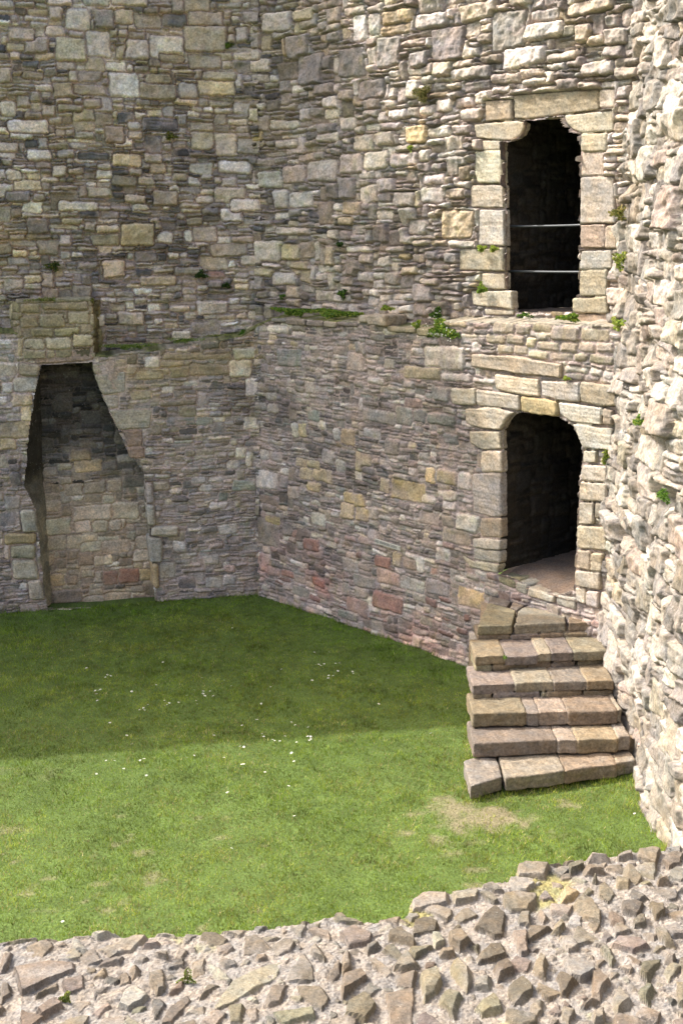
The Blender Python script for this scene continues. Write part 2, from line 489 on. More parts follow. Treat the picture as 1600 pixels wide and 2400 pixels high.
B_ = """0,220,120,355,g 65,65,130,195,w 140,60,195,165,w 205,45,340,110,y 195,115,330,160,y 350,60,500,130,w 550,10,720,90,t 425,125,570,280,g
325,235,410,310,g 180,170,285,310,g 695,50,850,230,g 875,40,1010,98,w 855,102,1030,180,w 1050,0,1270,65,t 745,215,950,310,w
815,315,950,355,t 510,305,690,366,w 700,335,830,385,t 90,365,210,455,g 375,345,435,385,c 845,360,960,395,t 565,370,695,420,g
440,455,515,515,c 525,445,620,495,c 560,497,660,555,c 370,480,440,535,c 230,500,315,550,w 310,575,400,660,Y 400,580,515,630,w
525,570,610,620,w 65,620,155,695,c 160,605,255,670,c 0,540,80,600,w 0,705,108,800,c 115,695,220,780,c 235,700,360,765,w
362,685,420,745,c 550,760,605,830,b 375,800,490,850,w 0,815,70,915,g 375,860,480,935,w 490,865,580,915,t 475,965,615,1095,y
320,1010,405,1080,c 10,925,100,985,y 255,880,355,950,w 0,995,65,1035,y 35,1130,155,1160,c 225,1130,310,1160,c 345,1100,420,1130,c
505,1102,625,1140,c 424,1100,500,1130,y 100,1165,160,1210,t 85,1245,135,1295,w 385,1275,470,1310,t 275,1165,335,1192,Y
1090,110,1160,200,t 1290,40,1350,120,w 960,240,1100,285,t 650,250,740,290,t 290,180,400,215,t 25,30,130,70,t 590,190,640,215,w
410,635,480,665,w 885,400,1010,430,c 700,395,790,430,w 320,540,360,565,w 190,560,290,598,w 75,580,120,615,c 1370,90,1450,220,c"""
C_ = """90,385,182,455,w 62,458,175,528,w 52,532,150,590,y 95,592,148,660,y 0,665,135,740,y 0,740,80,790,y 1280,330,1390,410,n 1165,885,1285,970,w
1190,1110,1290,1230,a 1190,1265,1255,1350,p 1225,1095,1295,1130,Y 1400,1200,1470,1255,r 1170,575,1230,610,w 1235,580,1285,625,c
1225,528,1275,570,c 1375,670,1410,735,y 1380,875,1435,930,y 1438,880,1530,940,y 1410,840,1470,878,y 1480,790,1540,858,w
1415,942,1475,985,y 1435,1080,1500,1140,w 930,1275,1010,1320,w 880,915,950,950,w 958,912,1025,945,w 915,952,975,985,w
960,1030,1045,1065,w 1065,930,1175,980,n 1030,1320,1080,1355,p 720,1310,810,1385,c 1070,322,1180,376,w 1050,380,1155,460,c
1128,462,1190,550,c 1120,640,1190,700,c 1125,800,1160,870,c 1040,840,1095,880,w 640,1340,690,1380,y 1340,670,1375,735,w
750,350,1060,378,o 735,380,850,412,o 620,430,750,470,o 870,400,1050,450,o 780,410,870,460,o 600,520,700,560,o 730,560,900,590,o
1195,790,1240,840,w 1245,800,1300,845,w 1360,830,1410,870,y 1460,660,1500,700,c 1535,690,1568,750,w 1300,1345,1360,1375,r
1240,1330,1300,1370,p 1440,1380,1500,1420,r 1185,1000,1290,1040,b 1000,985,1050,1025,n 0,1195,120,1225,y 20,1225,160,1290,c
60,1295,165,1380,w 0,1080,80,1140,s 440,600,480,660,w 820,590,900,640,o 930,330,1060,352,v 1200,400,1270,440,v 1230,220,1330,255,c
1415,610,1470,660,n 1080,780,1130,830,c 1050,1190,1110,1225,v 640,1420,720,1480,w 820,1375,900,1430,s 900,640,980,680,n"""
D_ = """390,315,572,425,c 290,410,465,468,y 465,440,600,480,w 605,462,705,490,w 25,345,105,430,a 100,610,250,670,w 290,555,375,600,p
400,625,525,680,n 330,610,395,665,n 250,595,325,680,n 470,720,540,765,n 70,805,145,895,y 390,870,435,945,Y 445,885,535,950,y
235,935,390,1025,Y 185,925,232,990,y 535,895,600,975,w 15,990,110,1055,Y 0,1035,65,1110,y 70,1058,130,1120,y 0,695,65,770,y
532,1085,636,1170,w 470,1090,528,1145,t 475,1155,595,1225,t 535,1430,660,1515,Y 150,1450,285,1530,r 155,1280,230,1335,r
165,1345,270,1410,p 35,1475,130,1550,p 125,1160,170,1210,w 0,1530,90,1568,n 275,1380,388,1440,w 240,1260,285,1330,y
392,1390,500,1460,g 475,1215,530,1245,p 695,205,793,260,o 797,215,865,262,o 870,215,957,250,o 960,225,1090,293,o 1095,235,1225,293,o
560,190,665,222,y 665,264,750,305,o 755,264,840,306,o 845,275,888,320,y 892,296,1000,338,o 1005,298,1083,350,o 1087,297,1165,345,o
1167,300,1245,345,o 715,310,783,350,o 786,312,855,355,o 860,335,952,375,o 956,345,1062,385,o 1066,350,1128,388,o 1132,355,1245,400,o
1020,412,1130,440,w 1133,418,1190,455,w 1192,430,1245,470,w 285,1290,350,1340,t 520,1370,570,1400,w 60,1370,160,1425,g
375,1000,440,1040,c 360,1560,420,1600,t 205,740,270,815,a 100,870,160,905,g 120,460,200,490,w 215,500,300,520,t"""

def traced(txt, ox, oy):
    for s_ in txt.split():
        a, b, c, d, k = s_.split(',')
        yield ox + float(a) * .5102, oy + float(b) * .5102, ox + float(c) * .5102, oy + float(d) * .5102, k
TR = list(traced(A_, 0, 0)) + list(traced(B_, 800, 0)) + list(traced(C_, 0, 650)) + list(traced(D_, 800, 650))

# ------------------------------------------------------------------ openings and dressed stones of the doorways
UP_OPEN = zc([(748, 645), (790, 648), (832, 622), (848, 575), (852, 550), (1028, 538), (1045, 575), (1070, 602), (1108, 615), (1103, 1030), (1098, 1345)], 800, 0) + [(1350, 733), (1212, 735), (1188, 700)]
LO_OPEN = zc([(738, 705), (765, 650), (800, 622), (830, 612), (995, 635), (1055, 670), (1100, 750), (1112, 800), (1098, 935), (1090, 1140), (1080, 1345), (1076, 1440), (985, 1470), (860, 1425), (800, 1385), (722, 1358)], 800, 650)
Fr_lo = wall_frame(DR, 0); Fr_up = wall_frame(DR, .35); Fr_L = wall_frame(DL, 0)

def prism_list(items, fr, d, back, ox, oy, z0=-.10, z1=.045):
    out = []
    for it in items:
        key, pts = it[0], it[1:]
        if len(pts) == 2:
            (a, b), (c, e) = pts; pts = ((a, b), (c, b), (c, e), (a, e))
        pp = px_poly(zc(pts, ox, oy), d, back)
        out.append(dict(fr, poly=pp, z0=z0, z1=z1 + random.uniform(-.012, .014), c=key))
    return out

up_st = prism_list([
    ('c', (615, 572), (800, 555), (848, 562), (846, 590), (828, 622), (790, 645), (740, 645), (625, 634)),
    ('c', (650, 645), (742, 648), (742, 690), (655, 692)),
    ('c', (622, 695), (745, 693), (745, 842), (628, 840)),
    ('c', (600, 850), (748, 848), (750, 955), (598, 952)),
    ('w', (640, 962), (753, 960), (757, 1132), (638, 1125)),
    ('t', (552, 1145), (752, 1138), (752, 1245), (548, 1240)),
    ('c', (650, 1255), (755, 1253), (757, 1330), (645, 1325)),
    ('c', (605, 1335), (790, 1335), (795, 1420), (610, 1400)),
    ('c', (660, 1418), (795, 1424), (795, 1450), (665, 1444)),
    ('t', (665, 465), (788, 460), (790, 552), (668, 560)),
    ('t', (795, 440), (1185, 410), (1188, 505), (1025, 525), (850, 548), (797, 545)),
    ('c', (1190, 413), (1262, 410), (1262, 493), (1192, 496)),
    ('c', (1028, 530), (1255, 508), (1258, 602), (1110, 612), (1070, 598), (1045, 570)),
    ('c', (1110, 615), (1230, 610), (1228, 695), (1108, 697)),
    ('c', (1110, 700), (1213, 700), (1213, 808), (1106, 808)),
    ('w', (1104, 815), (1260, 812), (1262, 1025), (1102, 1025)),
    ('a', (1102, 1032), (1220, 1030), (1220, 1140), (1103, 1140)),
    ('t', (1223, 1035), (1280, 1035), (1272, 1142), (1222, 1142)),
    ('w', (1108, 1152), (1250, 1148), (1250, 1235), (1104, 1237)),
    ('t', (1102, 1240), (1228, 1238), (1225, 1360), (1098, 1362)),
    ('t', (1072, 1372), (1228, 1362), (1235, 1440), (1075, 1436)),
    ('t', (1085, 1442), (1228, 1445), (1228, 1488), (1088, 1490)),
], Fr_up, DR, .35, 800, 0)
lo_st = prism_list([
    ('c', (575, 600), (700, 596), (802, 618), (770, 645), (738, 700), (640, 692), (578, 668)),
    ('c', (590, 705), (735, 706), (740, 790), (655, 792), (600, 765)),
    ('c', (645, 797), (740, 796), (742, 893), (648, 895)),
    ('w', (607, 900), (738, 898), (738, 1098), (700, 1100), (612, 1078)),
    ('t', (645, 1103), (742, 1106), (740, 1196), (645, 1190)),
    ('w', (612, 1196), (740, 1203), (738, 1252), (610, 1240)),
    ('w', (612, 1245), (736, 1258), (735, 1310), (612, 1296)),
    ('c', (560, 1275), (612, 1300), (733, 1316), (722, 1360), (600, 1330)),
    ('c', (513, 510), (622, 505), (622, 588), (515, 580)),
    ('c', (628, 513), (822, 540), (826, 612), (700, 596), (626, 590)),
    ('y', (830, 545), (993, 568), (998, 635), (910, 632), (832, 614)),
    ('c', (710, 445), (912, 465), (912, 550), (825, 536), (712, 512)),
    ('w', (920, 475), (1098, 480), (1098, 572), (1000, 566), (922, 545)),
    ('t', (1102, 478), (1268, 500), (1262, 590), (1200, 592), (1102, 574)),
    ('t', (605, 352), (800, 360), (1015, 400), (1012, 465), (800, 440), (606, 408)),
    ('w', (1000, 572), (1203, 598), (1200, 680), (1060, 664), (1012, 628)),
    ('a', (1206, 600), (1250, 610), (1248, 678), (1206, 676)),
    ('w', (1062, 670), (1252, 690), (1245, 795), (1116, 786), (1096, 738)),
    ('c', (1113, 792), (1178, 795), (1176, 855), (1113, 853)),
    ('c', (1108, 862), (1226, 865), (1224, 940), (1108, 932)),
    ('c', (1102, 936), (1225, 946), (1225, 1030), (1100, 1022)),
    ('c', (1096, 1028), (1165, 1030), (1165, 1136), (1094, 1132)),
    ('a', (1170, 1034), (1222, 1036), (1220, 1105), (1170, 1102)),
    ('c', (1090, 1140), (1226, 1145), (1226, 1255), (1090, 1240)),
    ('t', (1086, 1248), (1150, 1255), (1150, 1345), (1083, 1335)),
    ('t', (1154, 1262), (1206, 1266), (1204, 1350), (1154, 1346)),
    ('c', (1080, 1343), (1196, 1352), (1194, 1435), (1078, 1415)),
    ('c', (1078, 1420), (1128, 1430), (1128, 1500), (1080, 1490)),
    ('w', (1132, 1438), (1190, 1440), (1188, 1520), (1132, 1505)),
], Fr_lo, DR, 0, 800, 650)
lo_sill = prism_list([
    ('o', (720, 1368), (803, 1392), (800, 1432), (722, 1400)),
    ('w', (806, 1394), (858, 1412), (852, 1462), (803, 1436)),
    ('c', (862, 1418), (984, 1462), (980, 1498), (858, 1462)),
    ('w', (988, 1456), (1080, 1470), (1078, 1532), (986, 1505)),
], Fr_lo, DR, 0, 800, 650, -.5, .03)
fp_st = prism_list([
    ('p', (160, 336), (430, 322), (432, 382), (162, 398)),
    ('c', (425, 400), (520, 376), (520, 430), (432, 445)),
    ('w', (436, 448), (578, 430), (575, 530), (470, 538)),
    ('w', (502, 608), (700, 600), (690, 692), (545, 697)),
    ('p', (562, 700), (652, 698), (656, 772), (585, 776)),
    ('p', (585, 780), (665, 776), (665, 828), (600, 830)),
    ('w', (470, 540), (550, 538), (545, 600), (500, 603)),
], Fr_L, DL, 0, 0, 650, -.35, .04)
fp_jamb = prism_list([
    ('w', (668, 940), (702, 940), (708, 1038), (672, 1036)),
    ('w', (672, 1042), (708, 1042), (712, 1138), (680, 1138)),
    ('w', (680, 1192), (742, 1190), (748, 1308), (690, 1310)),
    ('y', (694, 1314), (728, 1312), (732, 1425), (704, 1425)),
    ('c', (700, 1142), (820, 1140), (820, 1186), (690, 1188)),
    ('w', (92, 1068), (160, 1062), (178, 1168), (105, 1170)),
    ('y', (20, 1175), (168, 1172), (165, 1222), (22, 1226)),
    ('t', (50, 1228), (166, 1226), (166, 1290), (50, 1290)),
    ('c', (55, 1296), (166, 1294), (182, 1385), (60, 1385)),
    ('c', (128, 1390), (190, 1388), (208, 1480), (140, 1480)),
    ('t', (88, 388), (188, 400), (175, 455), (92, 452)),
], Fr_L, DL, 0, 0, 650, -.35, .07)
FP_OPEN = [(97, 853), (219, 846), (256, 958), (302, 1056), (338, 1105), (343, 1135), (350, 1220), (358, 1318), (366, 1395), (366, 1425), (110, 1425), (104, 1388), (92, 1300), (84, 1195), (54, 1140), (66, 1007), (86, 890)]
fp_open_uv = px_poly(FP_OPEN, DL, 0)
up_open_uv = px_poly(UP_OPEN, DR, .35); lo_open_uv = px_poly(LO_OPEN, DR, 0)

# ------------------------------------------------------------------ the two inner faces
def ledge_z(u):
    return np.interp(u, [-20, -4.6, -3.5, -3.3, -2.45, -2.3, -1.2, -.25, .05, .45, 2.6, 3.2, 3.7, 4.0, 6.0, 8],
                     [4.3, 4.3, 4.25, 3.95, 3.9, 3.88, 4.0, 4.15, 4.3, 4.44, 4.46, 4.40, 4.42, 4.55, 4.6, 4.6])

def tower_surface(U, V, H):
    """(u, z, relief) -> xyz; lower wall thick, upper wall set back with a rounder corner"""
    lz = ledge_z(U) + .03 * fbm(U * 6, U * 0, 5, 3)
    s = np.clip((V - lz) / .035, 0, 1)
    bulge = .05 * fbm(U * .55, V * .6, 91, 3) + .02 * fbm(U * 2.2, V * 2.2, 92, 3)
    back = .35 * s - bulge - H
    back = back - .05 * np.clip((.7 - V) / .7, 0, 1) * (U > 0)           # footing spreads a little
    back = back - .04 * np.clip((V - 6) / 3, 0, 1) * 0
    Rr = .10 + .75 * s
    t = (U + Rr) / (2 * Rr); inside = (U > -Rr) & (U < Rr)
    A = CORN[None, None] - DL * Rr[..., None]; B = CORN[None, None] + DR * Rr[..., None]
    tc = t[..., None]
    bez = (1 - tc) ** 2 * A + 2 * tc * (1 - tc) * CORN + tc ** 2 * B
    lin = np.where((U < 0)[..., None], CORN + U[..., None] * DL, CORN + U[..., None] * DR)
    pos = np.where(inside[..., None], bez, lin)
    ts = np.clip(t, 0, 1)[..., None]
    tan = DL * (1 - ts) + DR * ts
    tan = tan / np.linalg.norm(tan, axis=-1, keepdims=True)
    nb = np.stack([-tan[..., 1], tan[..., 0]], -1)
    pos = pos + nb * back[..., None]
    return np.concatenate([pos, V[..., None]], -1)

def zone_wall(side):
    upL = ({0: ('sgodtw', (3, 4, 3.5, 1.6, 3, 1.5)), 1: ('sgotywdb', (1.5, 3, 3.5, 4, 1.6, 3, 1.3, 1)), 2: ('otwgy', (3, 4, 3, 2, 1.3))})
    upR = ({0: ('sgotwcn', (1.8, 4, 1, 4, 4, 2, .6)), 1: ('gtwcyb', (3, 4, 4, 3, 1.1, 1)), 2: ('gwtcy', (4, 4, 3, 2, .8))})
    loL = ({0: ('sgonvt', (3, 4, 3, .8, 2, 3)), 1: ('sgotwv', (2, 3.5, 3, 3, 2.2, 2)), 2: ('gotw', (2, 3, 3, 2))})
    loR = ({0: ('sgvtwn', (3, 4, 3.4, 3, 2, 1)), 1: ('gvtwyp', (3, 3, 3.4, 2.6, .8, .8)), 2: ('gtwv', (2, 3, 2, 2))})
    base = ({0: ('sgvtwr', (2, 3, 3, 3, 2, .8)), 1: ('gvtwpra', (2, 2, 3, 2.5, 2.2, 1.4, 2)), 2: ('gtwpr', (2, 2, 3, 2, 1))})
    def f(u, v):
        lz = float(ledge_z(u))
        if v > lz:
            if side == 'L' or u < 1.0:
                return ((.42, .42, .16) if v > 7.2 else (.55, .38, .07)), (upL), 1.0
            return (.36, .45, .19), upR, 1.08
        if v < 1.3 and side == 'R': return (.48, .42, .10), base, .95
        if side == 'L': return (.66, .29, .05), loL, .9
        return (.62, .33, .05), loR, .9
    return f

def ragged(v, sd=0.0):
    return .022 * fbm(v * 7 + sd, v * 0, 71, 3)

def build_face(side, parent, du=.0125):
    if side == 'L': u0, u1, d = -5.4, 0.05, DL
    else: u0, u1, d = -.05, 7.1, DR
    u0 = round(u0 / du) * du; u1 = round(u1 / du) * du
    ms = Masonry(u0, u1, 0 - .0625, 9.6, du, 11 if side == 'L' else 23)
    ms.pack(zone_wall(side))
    for (x0, y0, x1, y1, k) in TR:
        xm, ym = (x0 + x1) / 2, (y0 + y1) / 2
        sd_ = 'L' if xm < (600 if ym > 780 else 585) else 'R'
        if sd_ != side: continue
        back = 0.0
        uu, zz = uv(xm, ym, d, 0.0)
        if zz > ledge_z(uu) - .02: back = .35
        a, z1_ = uv(x0, (y0 + y1) / 2, d, back); b, _ = uv(x1, (y0 + y1) / 2, d, back)
        _, zt = uv(xm, y0, d, back); _, zb = uv(xm, y1, d, back)
        ms.hand(a + .005, b - .005, zb + .004, zt - .004, k)
    if side == 'R':
        for pr in up_st + lo_st + lo_sill: ms.void(pr['poly'])
    else:
        for pr in fp_st + fp_jamb: ms.void(pr['poly'])
    U, V = ms.U, ms.V
    lz = ledge_z(U)
    # flush, more pointed mortar low down; deep raked joints above the ledge
    upper = np.clip((V - lz) / .3, 0, 1)
    relief = .85 + .95 * upper
    relief = relief + np.clip((U - 2.0) / 3, 0, .5) * upper
    patchy = fbm(U * .9, V * .9, 77, 3)
    mortar = .010 * (1 - upper) + .016 * patchy - .004 * upper
    ms.finish(relief, mortar, PAL['m'])
    C = ms.C * (1.30 if side == 'L' else 1.06) * (np.array([1.04, 1.01, 1.05]) if side == 'L' else np.array([1.02, .99, 1.03]))
    # yellow lichen bloom upper left, rusty washes at the foot, dark weathering
    ylw = np.clip(fbm(U * .5 + 3, V * .9, 301, 3) * 1.6 + .1, 0, 1) * (upper if side == 'L' else upper * np.clip(1.5 - U, 0, 1))
    C = C * (1 + ylw[..., None] * (np.array([1.04, .98, .78]) - 1))
    soot = np.clip(fbm(U * .7, V * 1.3, 302, 4) * 2.0 - .3, 0, 1) * .4
    C = C * (1 - soot[..., None] * np.array([.95, .95, .9]))
    if side == 'L':
        moss = np.clip(1 - np.abs(V - lz + .35) / .45, 0, 1) * np.clip((U + 2.6) * 2, 0, 1) * (V < lz)
        C = C * (1 + moss[..., None] * (np.array([.92, .88, .70]) - 1))
    else:
        red = np.clip(fbm(U * 1.3, V * 2.2, 303, 3) * 2.2 + .15, 0, 1) * np.clip((1.5 - V), 0, 1) * np.clip(4.5 - U, 0, 1)
        C = C * (1 + red[..., None] * (np.array([1.14, .86, .82]) - 1))
        pale = np.clip((U - 2.4) / 3, 0, 1) * np.clip(V - 1.2, 0, 1) 
        C = C * (1 - .06 * pale)[..., None]
    grey_moss = np.clip((vn(U * 9, V * 9, 310) - .55) * 3, 0, 1) * .35
    C = C * (1 + grey_moss[..., None] * (np.array([.8, .9, .55]) - 1))
    # a smear of mossy earth on the ledge top itself
    on = (V > lz - .02) & (V < lz + .05)
    gk = (np.clip(fbm(U[on] * 2.5, U[on] * 0, 6, 3) * 3 + .4, 0, 1) * np.clip(4.2 - U[on], 0, 1))[:, None]
    C[on] = (np.array([.13, .14, .055]) * gk + np.array([.26, .235, .19]) * (1 - gk)) * (1 + .4 * vn(U[on] * 30, V[on] * 30, 5))[:, None]
    H = ms.H
    X = tower_surface(U, V, H)
    cu = (U[:-1, :-1] + U[1:, 1:]) / 2; cv = (V[:-1, :-1] + V[1:, 1:]) / 2
    if side == 'R':
        hole = (poly_sd(cu, cv, np.array(up_open_uv)) > .015) | (poly_sd(cu, cv, np.array(lo_open_uv)) > .015)
    else:
        hole = poly_sd(cu - ragged(cv), cv, np.array(fp_open_uv)) > .015
    f = grid_faces(ms.nu, ms.nv, ~hole)
    v_, f_, c_ = compact(X.reshape(-1, 3), f, np.clip(C, .01, .8).reshape(-1, 3))
    return new_obj('wall_face', v_, f_, M_WALL, parent, c_)

fire_wall = thing('fireplace_wall', 'shaded rubble wall on the left with the tall open fireplace and chimney breast', 'wall')
door_wall = thing('doorway_wall', 'curving rubble wall with two dark doorways, one above the other', 'wall')
build_face('L', fire_wall)
build_face('R', door_wall)

def coarse_ext(name, P0, P1, z0, z1, parent, seed, du=.05, pal='gtwo'):
    """plain rubble masonry outside the picture or above it"""
    P0 = np.array(P0, float); P1 = np.array(P1, float); L = np.linalg.norm(P1 - P0)
    ms = Masonry(0, L, z0, z1, du, seed)
    pl = {0: (pal, (1,) * len(pal)), 1: (pal, (1,) * len(pal)), 2: (pal, (1,) * len(pal))}
    ms.pack(lambda u, v: ((.1, .4, .5), pl, 2.2)); ms.finish(1.0, 0)
    return strip(name, ms, [P0, P1], parent, M_WALL)

def box(name, pts_lo, z0, z1, mat, parent, c=(.3, .27, .22)):
    n = len(pts_lo)
    v = [(p[0], p[1], z0) for p in pts_lo] + [(p[0], p[1], z1) for p in pts_lo]
    q = [(i, (i + 1) % n, n + (i + 1) % n, n + i) for i in range(n)]
    if n == 4: q += [(3, 2, 1, 0), (4, 5, 6, 7)]
    return new_obj(name, v, q, mat, parent, np.tile(np.array(c), (2 * n, 1)), smooth=False)

nbL, nbR = nrm_back(DL), nrm_back(DR)
TOP = 10.7
pL = lambda u, b: CORN + DL * u + nbL * b
pR = lambda u, b: CORN + DR * u + nbR * b
# higher courses of both walls (above the picture) and an added unseen run of the left wall that casts the lawn shadow
coarse_ext('upper_courses', pL(-5.4, .35), pL(.05, .35), 9.55, TOP, fire_wall, 301)
coarse_ext('upper_courses', pR(-.05, .35), pR(7.1, .35), 9.55, TOP, door_wall, 302)
coarse_ext('unseen_wall_run', pL(-17, .05), pL(-5.38, .05), 0, TOP, fire_wall, 303, .06)
# thickness: rear faces and the wall top
box('wall_core', [pL(-17, .85), pL(.0, .85), pL(.3, 2.3), pL(-17, 2.3)], -.3, TOP - .03, M_WALL, fire_wall)
box('wall_head', [pL(-17, .05), pL(-.1, .37), pL(.0, .84), pL(-17, .84)], TOP - .1, TOP - .04, M_WALL, fire_wall)

for o in list(fire_wall.children) + list(door_wall.children):  # unseen wall tops sloped to shape the shadow edge on the lawn
    if o.name.split('.')[0] not in ('upper_courses', 'unseen_wall_run', 'wall_head', 'wall_core'): continue
    n_v = len(o.data.vertices); c_ = np.empty(n_v * 3, np.float32); o.data.vertices.foreach_get('co', c_); c_ = c_.reshape(-1, 3)
    u_ = (c_[:, :2] - CORN) @ DL
    c_[:, 2] += np.clip((c_[:, 2] - 9.6) / 1.0, 0, 1) * np.clip(.75 + .22 * (u_ + 7.5), -1.5, 1.2)
    o.data.vertices.foreach_set('co', c_.ravel()); o.data.update()
# ------------------------------------------------------------------ fireplace
fireplace = bpy.data.objects.new('fireplace', None); COL.objects.link(fireplace); fireplace.parent = fire_wall
blocks('fireplace_surround', fp_st, M_DRESS, fireplace, .010, .008, 5, bevel=.012, tint=(.92, .92, .9))
for i_, pr_ in enumerate(fp_jamb):
    blocks('jamb_stone', [pr_], M_DRESS, fireplace, .012, .007, 6 + i_, bevel=.022, tint=(.9, .9, .9))
PALF = {0: ('sgok', (3, 2, 2, 2)), 1: ('sgtw', (2, 3, 3, 2)), 2: ('gtw', (2, 2, 2))}
ms = Masonry(-3.62, -1.2, -.05, 3.86, .0125, 41)
ms.pack(lambda u, v: ((.45, .5, .05) if v > 1.9 else (.1, .6, .3), PALF if v > 1.9 else {0: ('tw', (1, 1)), 1: ('twgap', (3, 3, 2, 2, 1)), 2: ('twga', (2, 3, 1, 1))}, .95))
for s_ in "335,1050,515,1115,w 518,1035,640,1105,w 345,1120,420,1170,w 425,1118,500,1170,w 505,1112,560,1165,w 205,1110,325,1180,w 205,1190,305,1250,c 310,1185,450,1240,c 370,1218,470,1260,w 545,1340,640,1400,r 470,1350,542,1410,r 360,1265,430,1320,p 640,1340,700,1390,y 230,1365,300,1415,y 305,1370,360,1410,p 300,950,380,1000,t 385,940,490,990,t 495,930,560,985,t 345,840,470,890,y 320,790,420,838,y 385,1465,480,1500,w 485,1450,600,1490,c 240,1440,380,1490,g 470,1210,600,1260,c 430,1280,520,1320,c".split():
    a, b, c, d, k = s_.split(','); a, b, c, d = [float(q) * .5102 for q in (a, b, c, d)]
    ua, z1_ = uv(a, 650 + b, DL, .32); ub, z0_ = uv(c, 650 + d, DL, .32)
    ms.hand(ua, ub, z0_ + .004, z1_ - .004, k)
ms.finish(.55, .006)
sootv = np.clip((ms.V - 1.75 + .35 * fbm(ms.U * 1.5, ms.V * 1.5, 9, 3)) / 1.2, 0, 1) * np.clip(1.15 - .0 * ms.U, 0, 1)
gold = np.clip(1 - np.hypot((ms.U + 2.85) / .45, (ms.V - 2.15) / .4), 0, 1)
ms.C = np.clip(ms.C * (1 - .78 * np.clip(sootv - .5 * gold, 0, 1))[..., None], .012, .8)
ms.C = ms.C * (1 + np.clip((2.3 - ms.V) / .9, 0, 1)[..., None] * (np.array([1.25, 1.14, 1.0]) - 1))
o_ = CORN + nbL * .32
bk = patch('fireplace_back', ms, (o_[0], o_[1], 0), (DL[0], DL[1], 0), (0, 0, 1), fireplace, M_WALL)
# splayed cheeks and the inside of the hood: a sooty lining from the mouth to the back
mouth = np.array(fp_open_uv)
keep = [i for i in range(len(mouth))]
outl = mouth
def densify(P, step=.02):
    out = []
    for i in range(len(P) - 1):
        n = max(1, int(np.linalg.norm(P[i + 1] - P[i]) / step))
        for k in range(n): out.append(P[i] + (P[i + 1] - P[i]) * k / n)
    out.append(P[-1]); return np.array(out)
order = [10, 11, 12, 13, 14, 15, 16, 0, 1, 2, 3, 4, 5, 6, 7, 8, 9]
front = densify(outl[order])
front[:, 0] += ragged(front[:, 1])
cx_ = -2.85
backp = front.copy()
lft = front[:, 0] < cx_
backp[:, 0] = np.where(lft, np.maximum(front[:, 0] + .05, -3.27), front[:, 0] - .0)
backp[:, 1] = front[:, 1] + .06 * np.clip(front[:, 1] - 3.5, 0, 1)
nd = 44
T = np.linspace(0, 1, nd)[:, None, None]
UVd = front[None] * (1 - T) + backp[None] * T
dep = (-.02 + .38 * T)[..., 0] * np.ones(UVd.shape[:2])
aa = np.arange(len(front)) * .02
nz = .022 * fbm(T[..., 0] * 4 + 0 * aa, np.tile(aa * 7, (nd, 1)), 44, 4)
UVd[..., 0] += nz * np.where(np.tile(lft, (nd, 1)), 1, 1)
X = CORN + UVd[..., :1] * DL + nbL * dep[..., None]
X = np.concatenate([X, UVd[..., 1:]], -1)
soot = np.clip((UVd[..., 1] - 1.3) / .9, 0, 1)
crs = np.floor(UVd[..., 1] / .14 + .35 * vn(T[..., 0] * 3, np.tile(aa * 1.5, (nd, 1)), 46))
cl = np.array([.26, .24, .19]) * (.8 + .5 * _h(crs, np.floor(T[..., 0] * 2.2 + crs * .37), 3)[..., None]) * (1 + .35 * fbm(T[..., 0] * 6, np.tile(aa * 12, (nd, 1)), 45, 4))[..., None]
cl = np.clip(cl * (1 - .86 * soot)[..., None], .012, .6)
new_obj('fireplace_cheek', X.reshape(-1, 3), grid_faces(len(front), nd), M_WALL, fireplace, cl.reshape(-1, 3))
# chimney breast standing proud of the set-back wall, with a splayed flank
zb0, zb1 = 3.9, 4.70
ul, ur = uv(44, 770, DL, -.03)[0], uv(216, 770, DL, -.03)[0]
path = [pL(ul - .1, .4), pL(ul, -.03), pL(ur, -.03), pL(ur + .17, .42)]
Lp = sum(np.linalg.norm(np.array(path[i + 1]) - np.array(path[i])) for i in range(3))
l0 = float(np.linalg.norm(path[1] - path[0]))
ms = Masonry(0, Lp, zb0 - .02, zb1, .0125, 55)
PB = {0: ('ogt', (3, 1, 2)), 1: ('otw', (3, 3, 1)), 2: ('otw', (2, 2, 1))}
ms.pack(lambda u, v: ((.1, .6, .3), PB, 1.1))
for s_ in "95,180,178,230,o 182,170,300,228,t 310,155,415,212,t 140,232,245,272,o 248,232,368,270,o 370,214,438,255,t 210,275,330,330,w 334,262,432,318,t 110,282,205,330,w 95,120,190,165,o 195,115,410,150,o".split():
    a, b, c, d, k = s_.split(','); a, b, c, d = [float(q) * .5102 for q in (a, b, c, d)]
    ua, z1_ = uv(a, 650 + b, DL, -.03); ub, z0_ = uv(c, 650 + d, DL, -.03)
    ms.hand(l0 + ua - ul + .005, l0 + min(ub, ur) - ul - .005, z0_ + .004, z1_ - .004, k)
ms.finish(.8, 0)
ms.C = ms.C * np.array([1.08, 1.05, .88])
ms.C[ms.U > l0 + ur - ul + .01] *= np.array([.5, .5, .38])  # side shadow and dark moss tone painted into the flank's colour
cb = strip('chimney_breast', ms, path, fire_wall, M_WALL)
# its top slab of earth and stone
bt = blocks('breast_coping', [dict(Fr_L, poly=[(ul - .02, 4.66), ((ul + ur) / 2, 4.68), ((ul + ur) / 2, 4.75), (ul - .02, 4.73)], z0=-.42, z1=.05, c='o'),
                              dict(Fr_L, poly=[((ul + ur) / 2, 4.67), (ur + .02, 4.68), (ur + .02, 4.76), ((ul + ur) / 2, 4.745)], z0=-.42, z1=.06, c='o')], M_DRESS, cb, .012, .008, 9)

# ------------------------------------------------------------------ doorways and their passages
PALP = {0: ('sga', (1, 2, 1)), 1: ('gat', (2, 2, 1)), 2: ('gat', (2, 1, 1))}

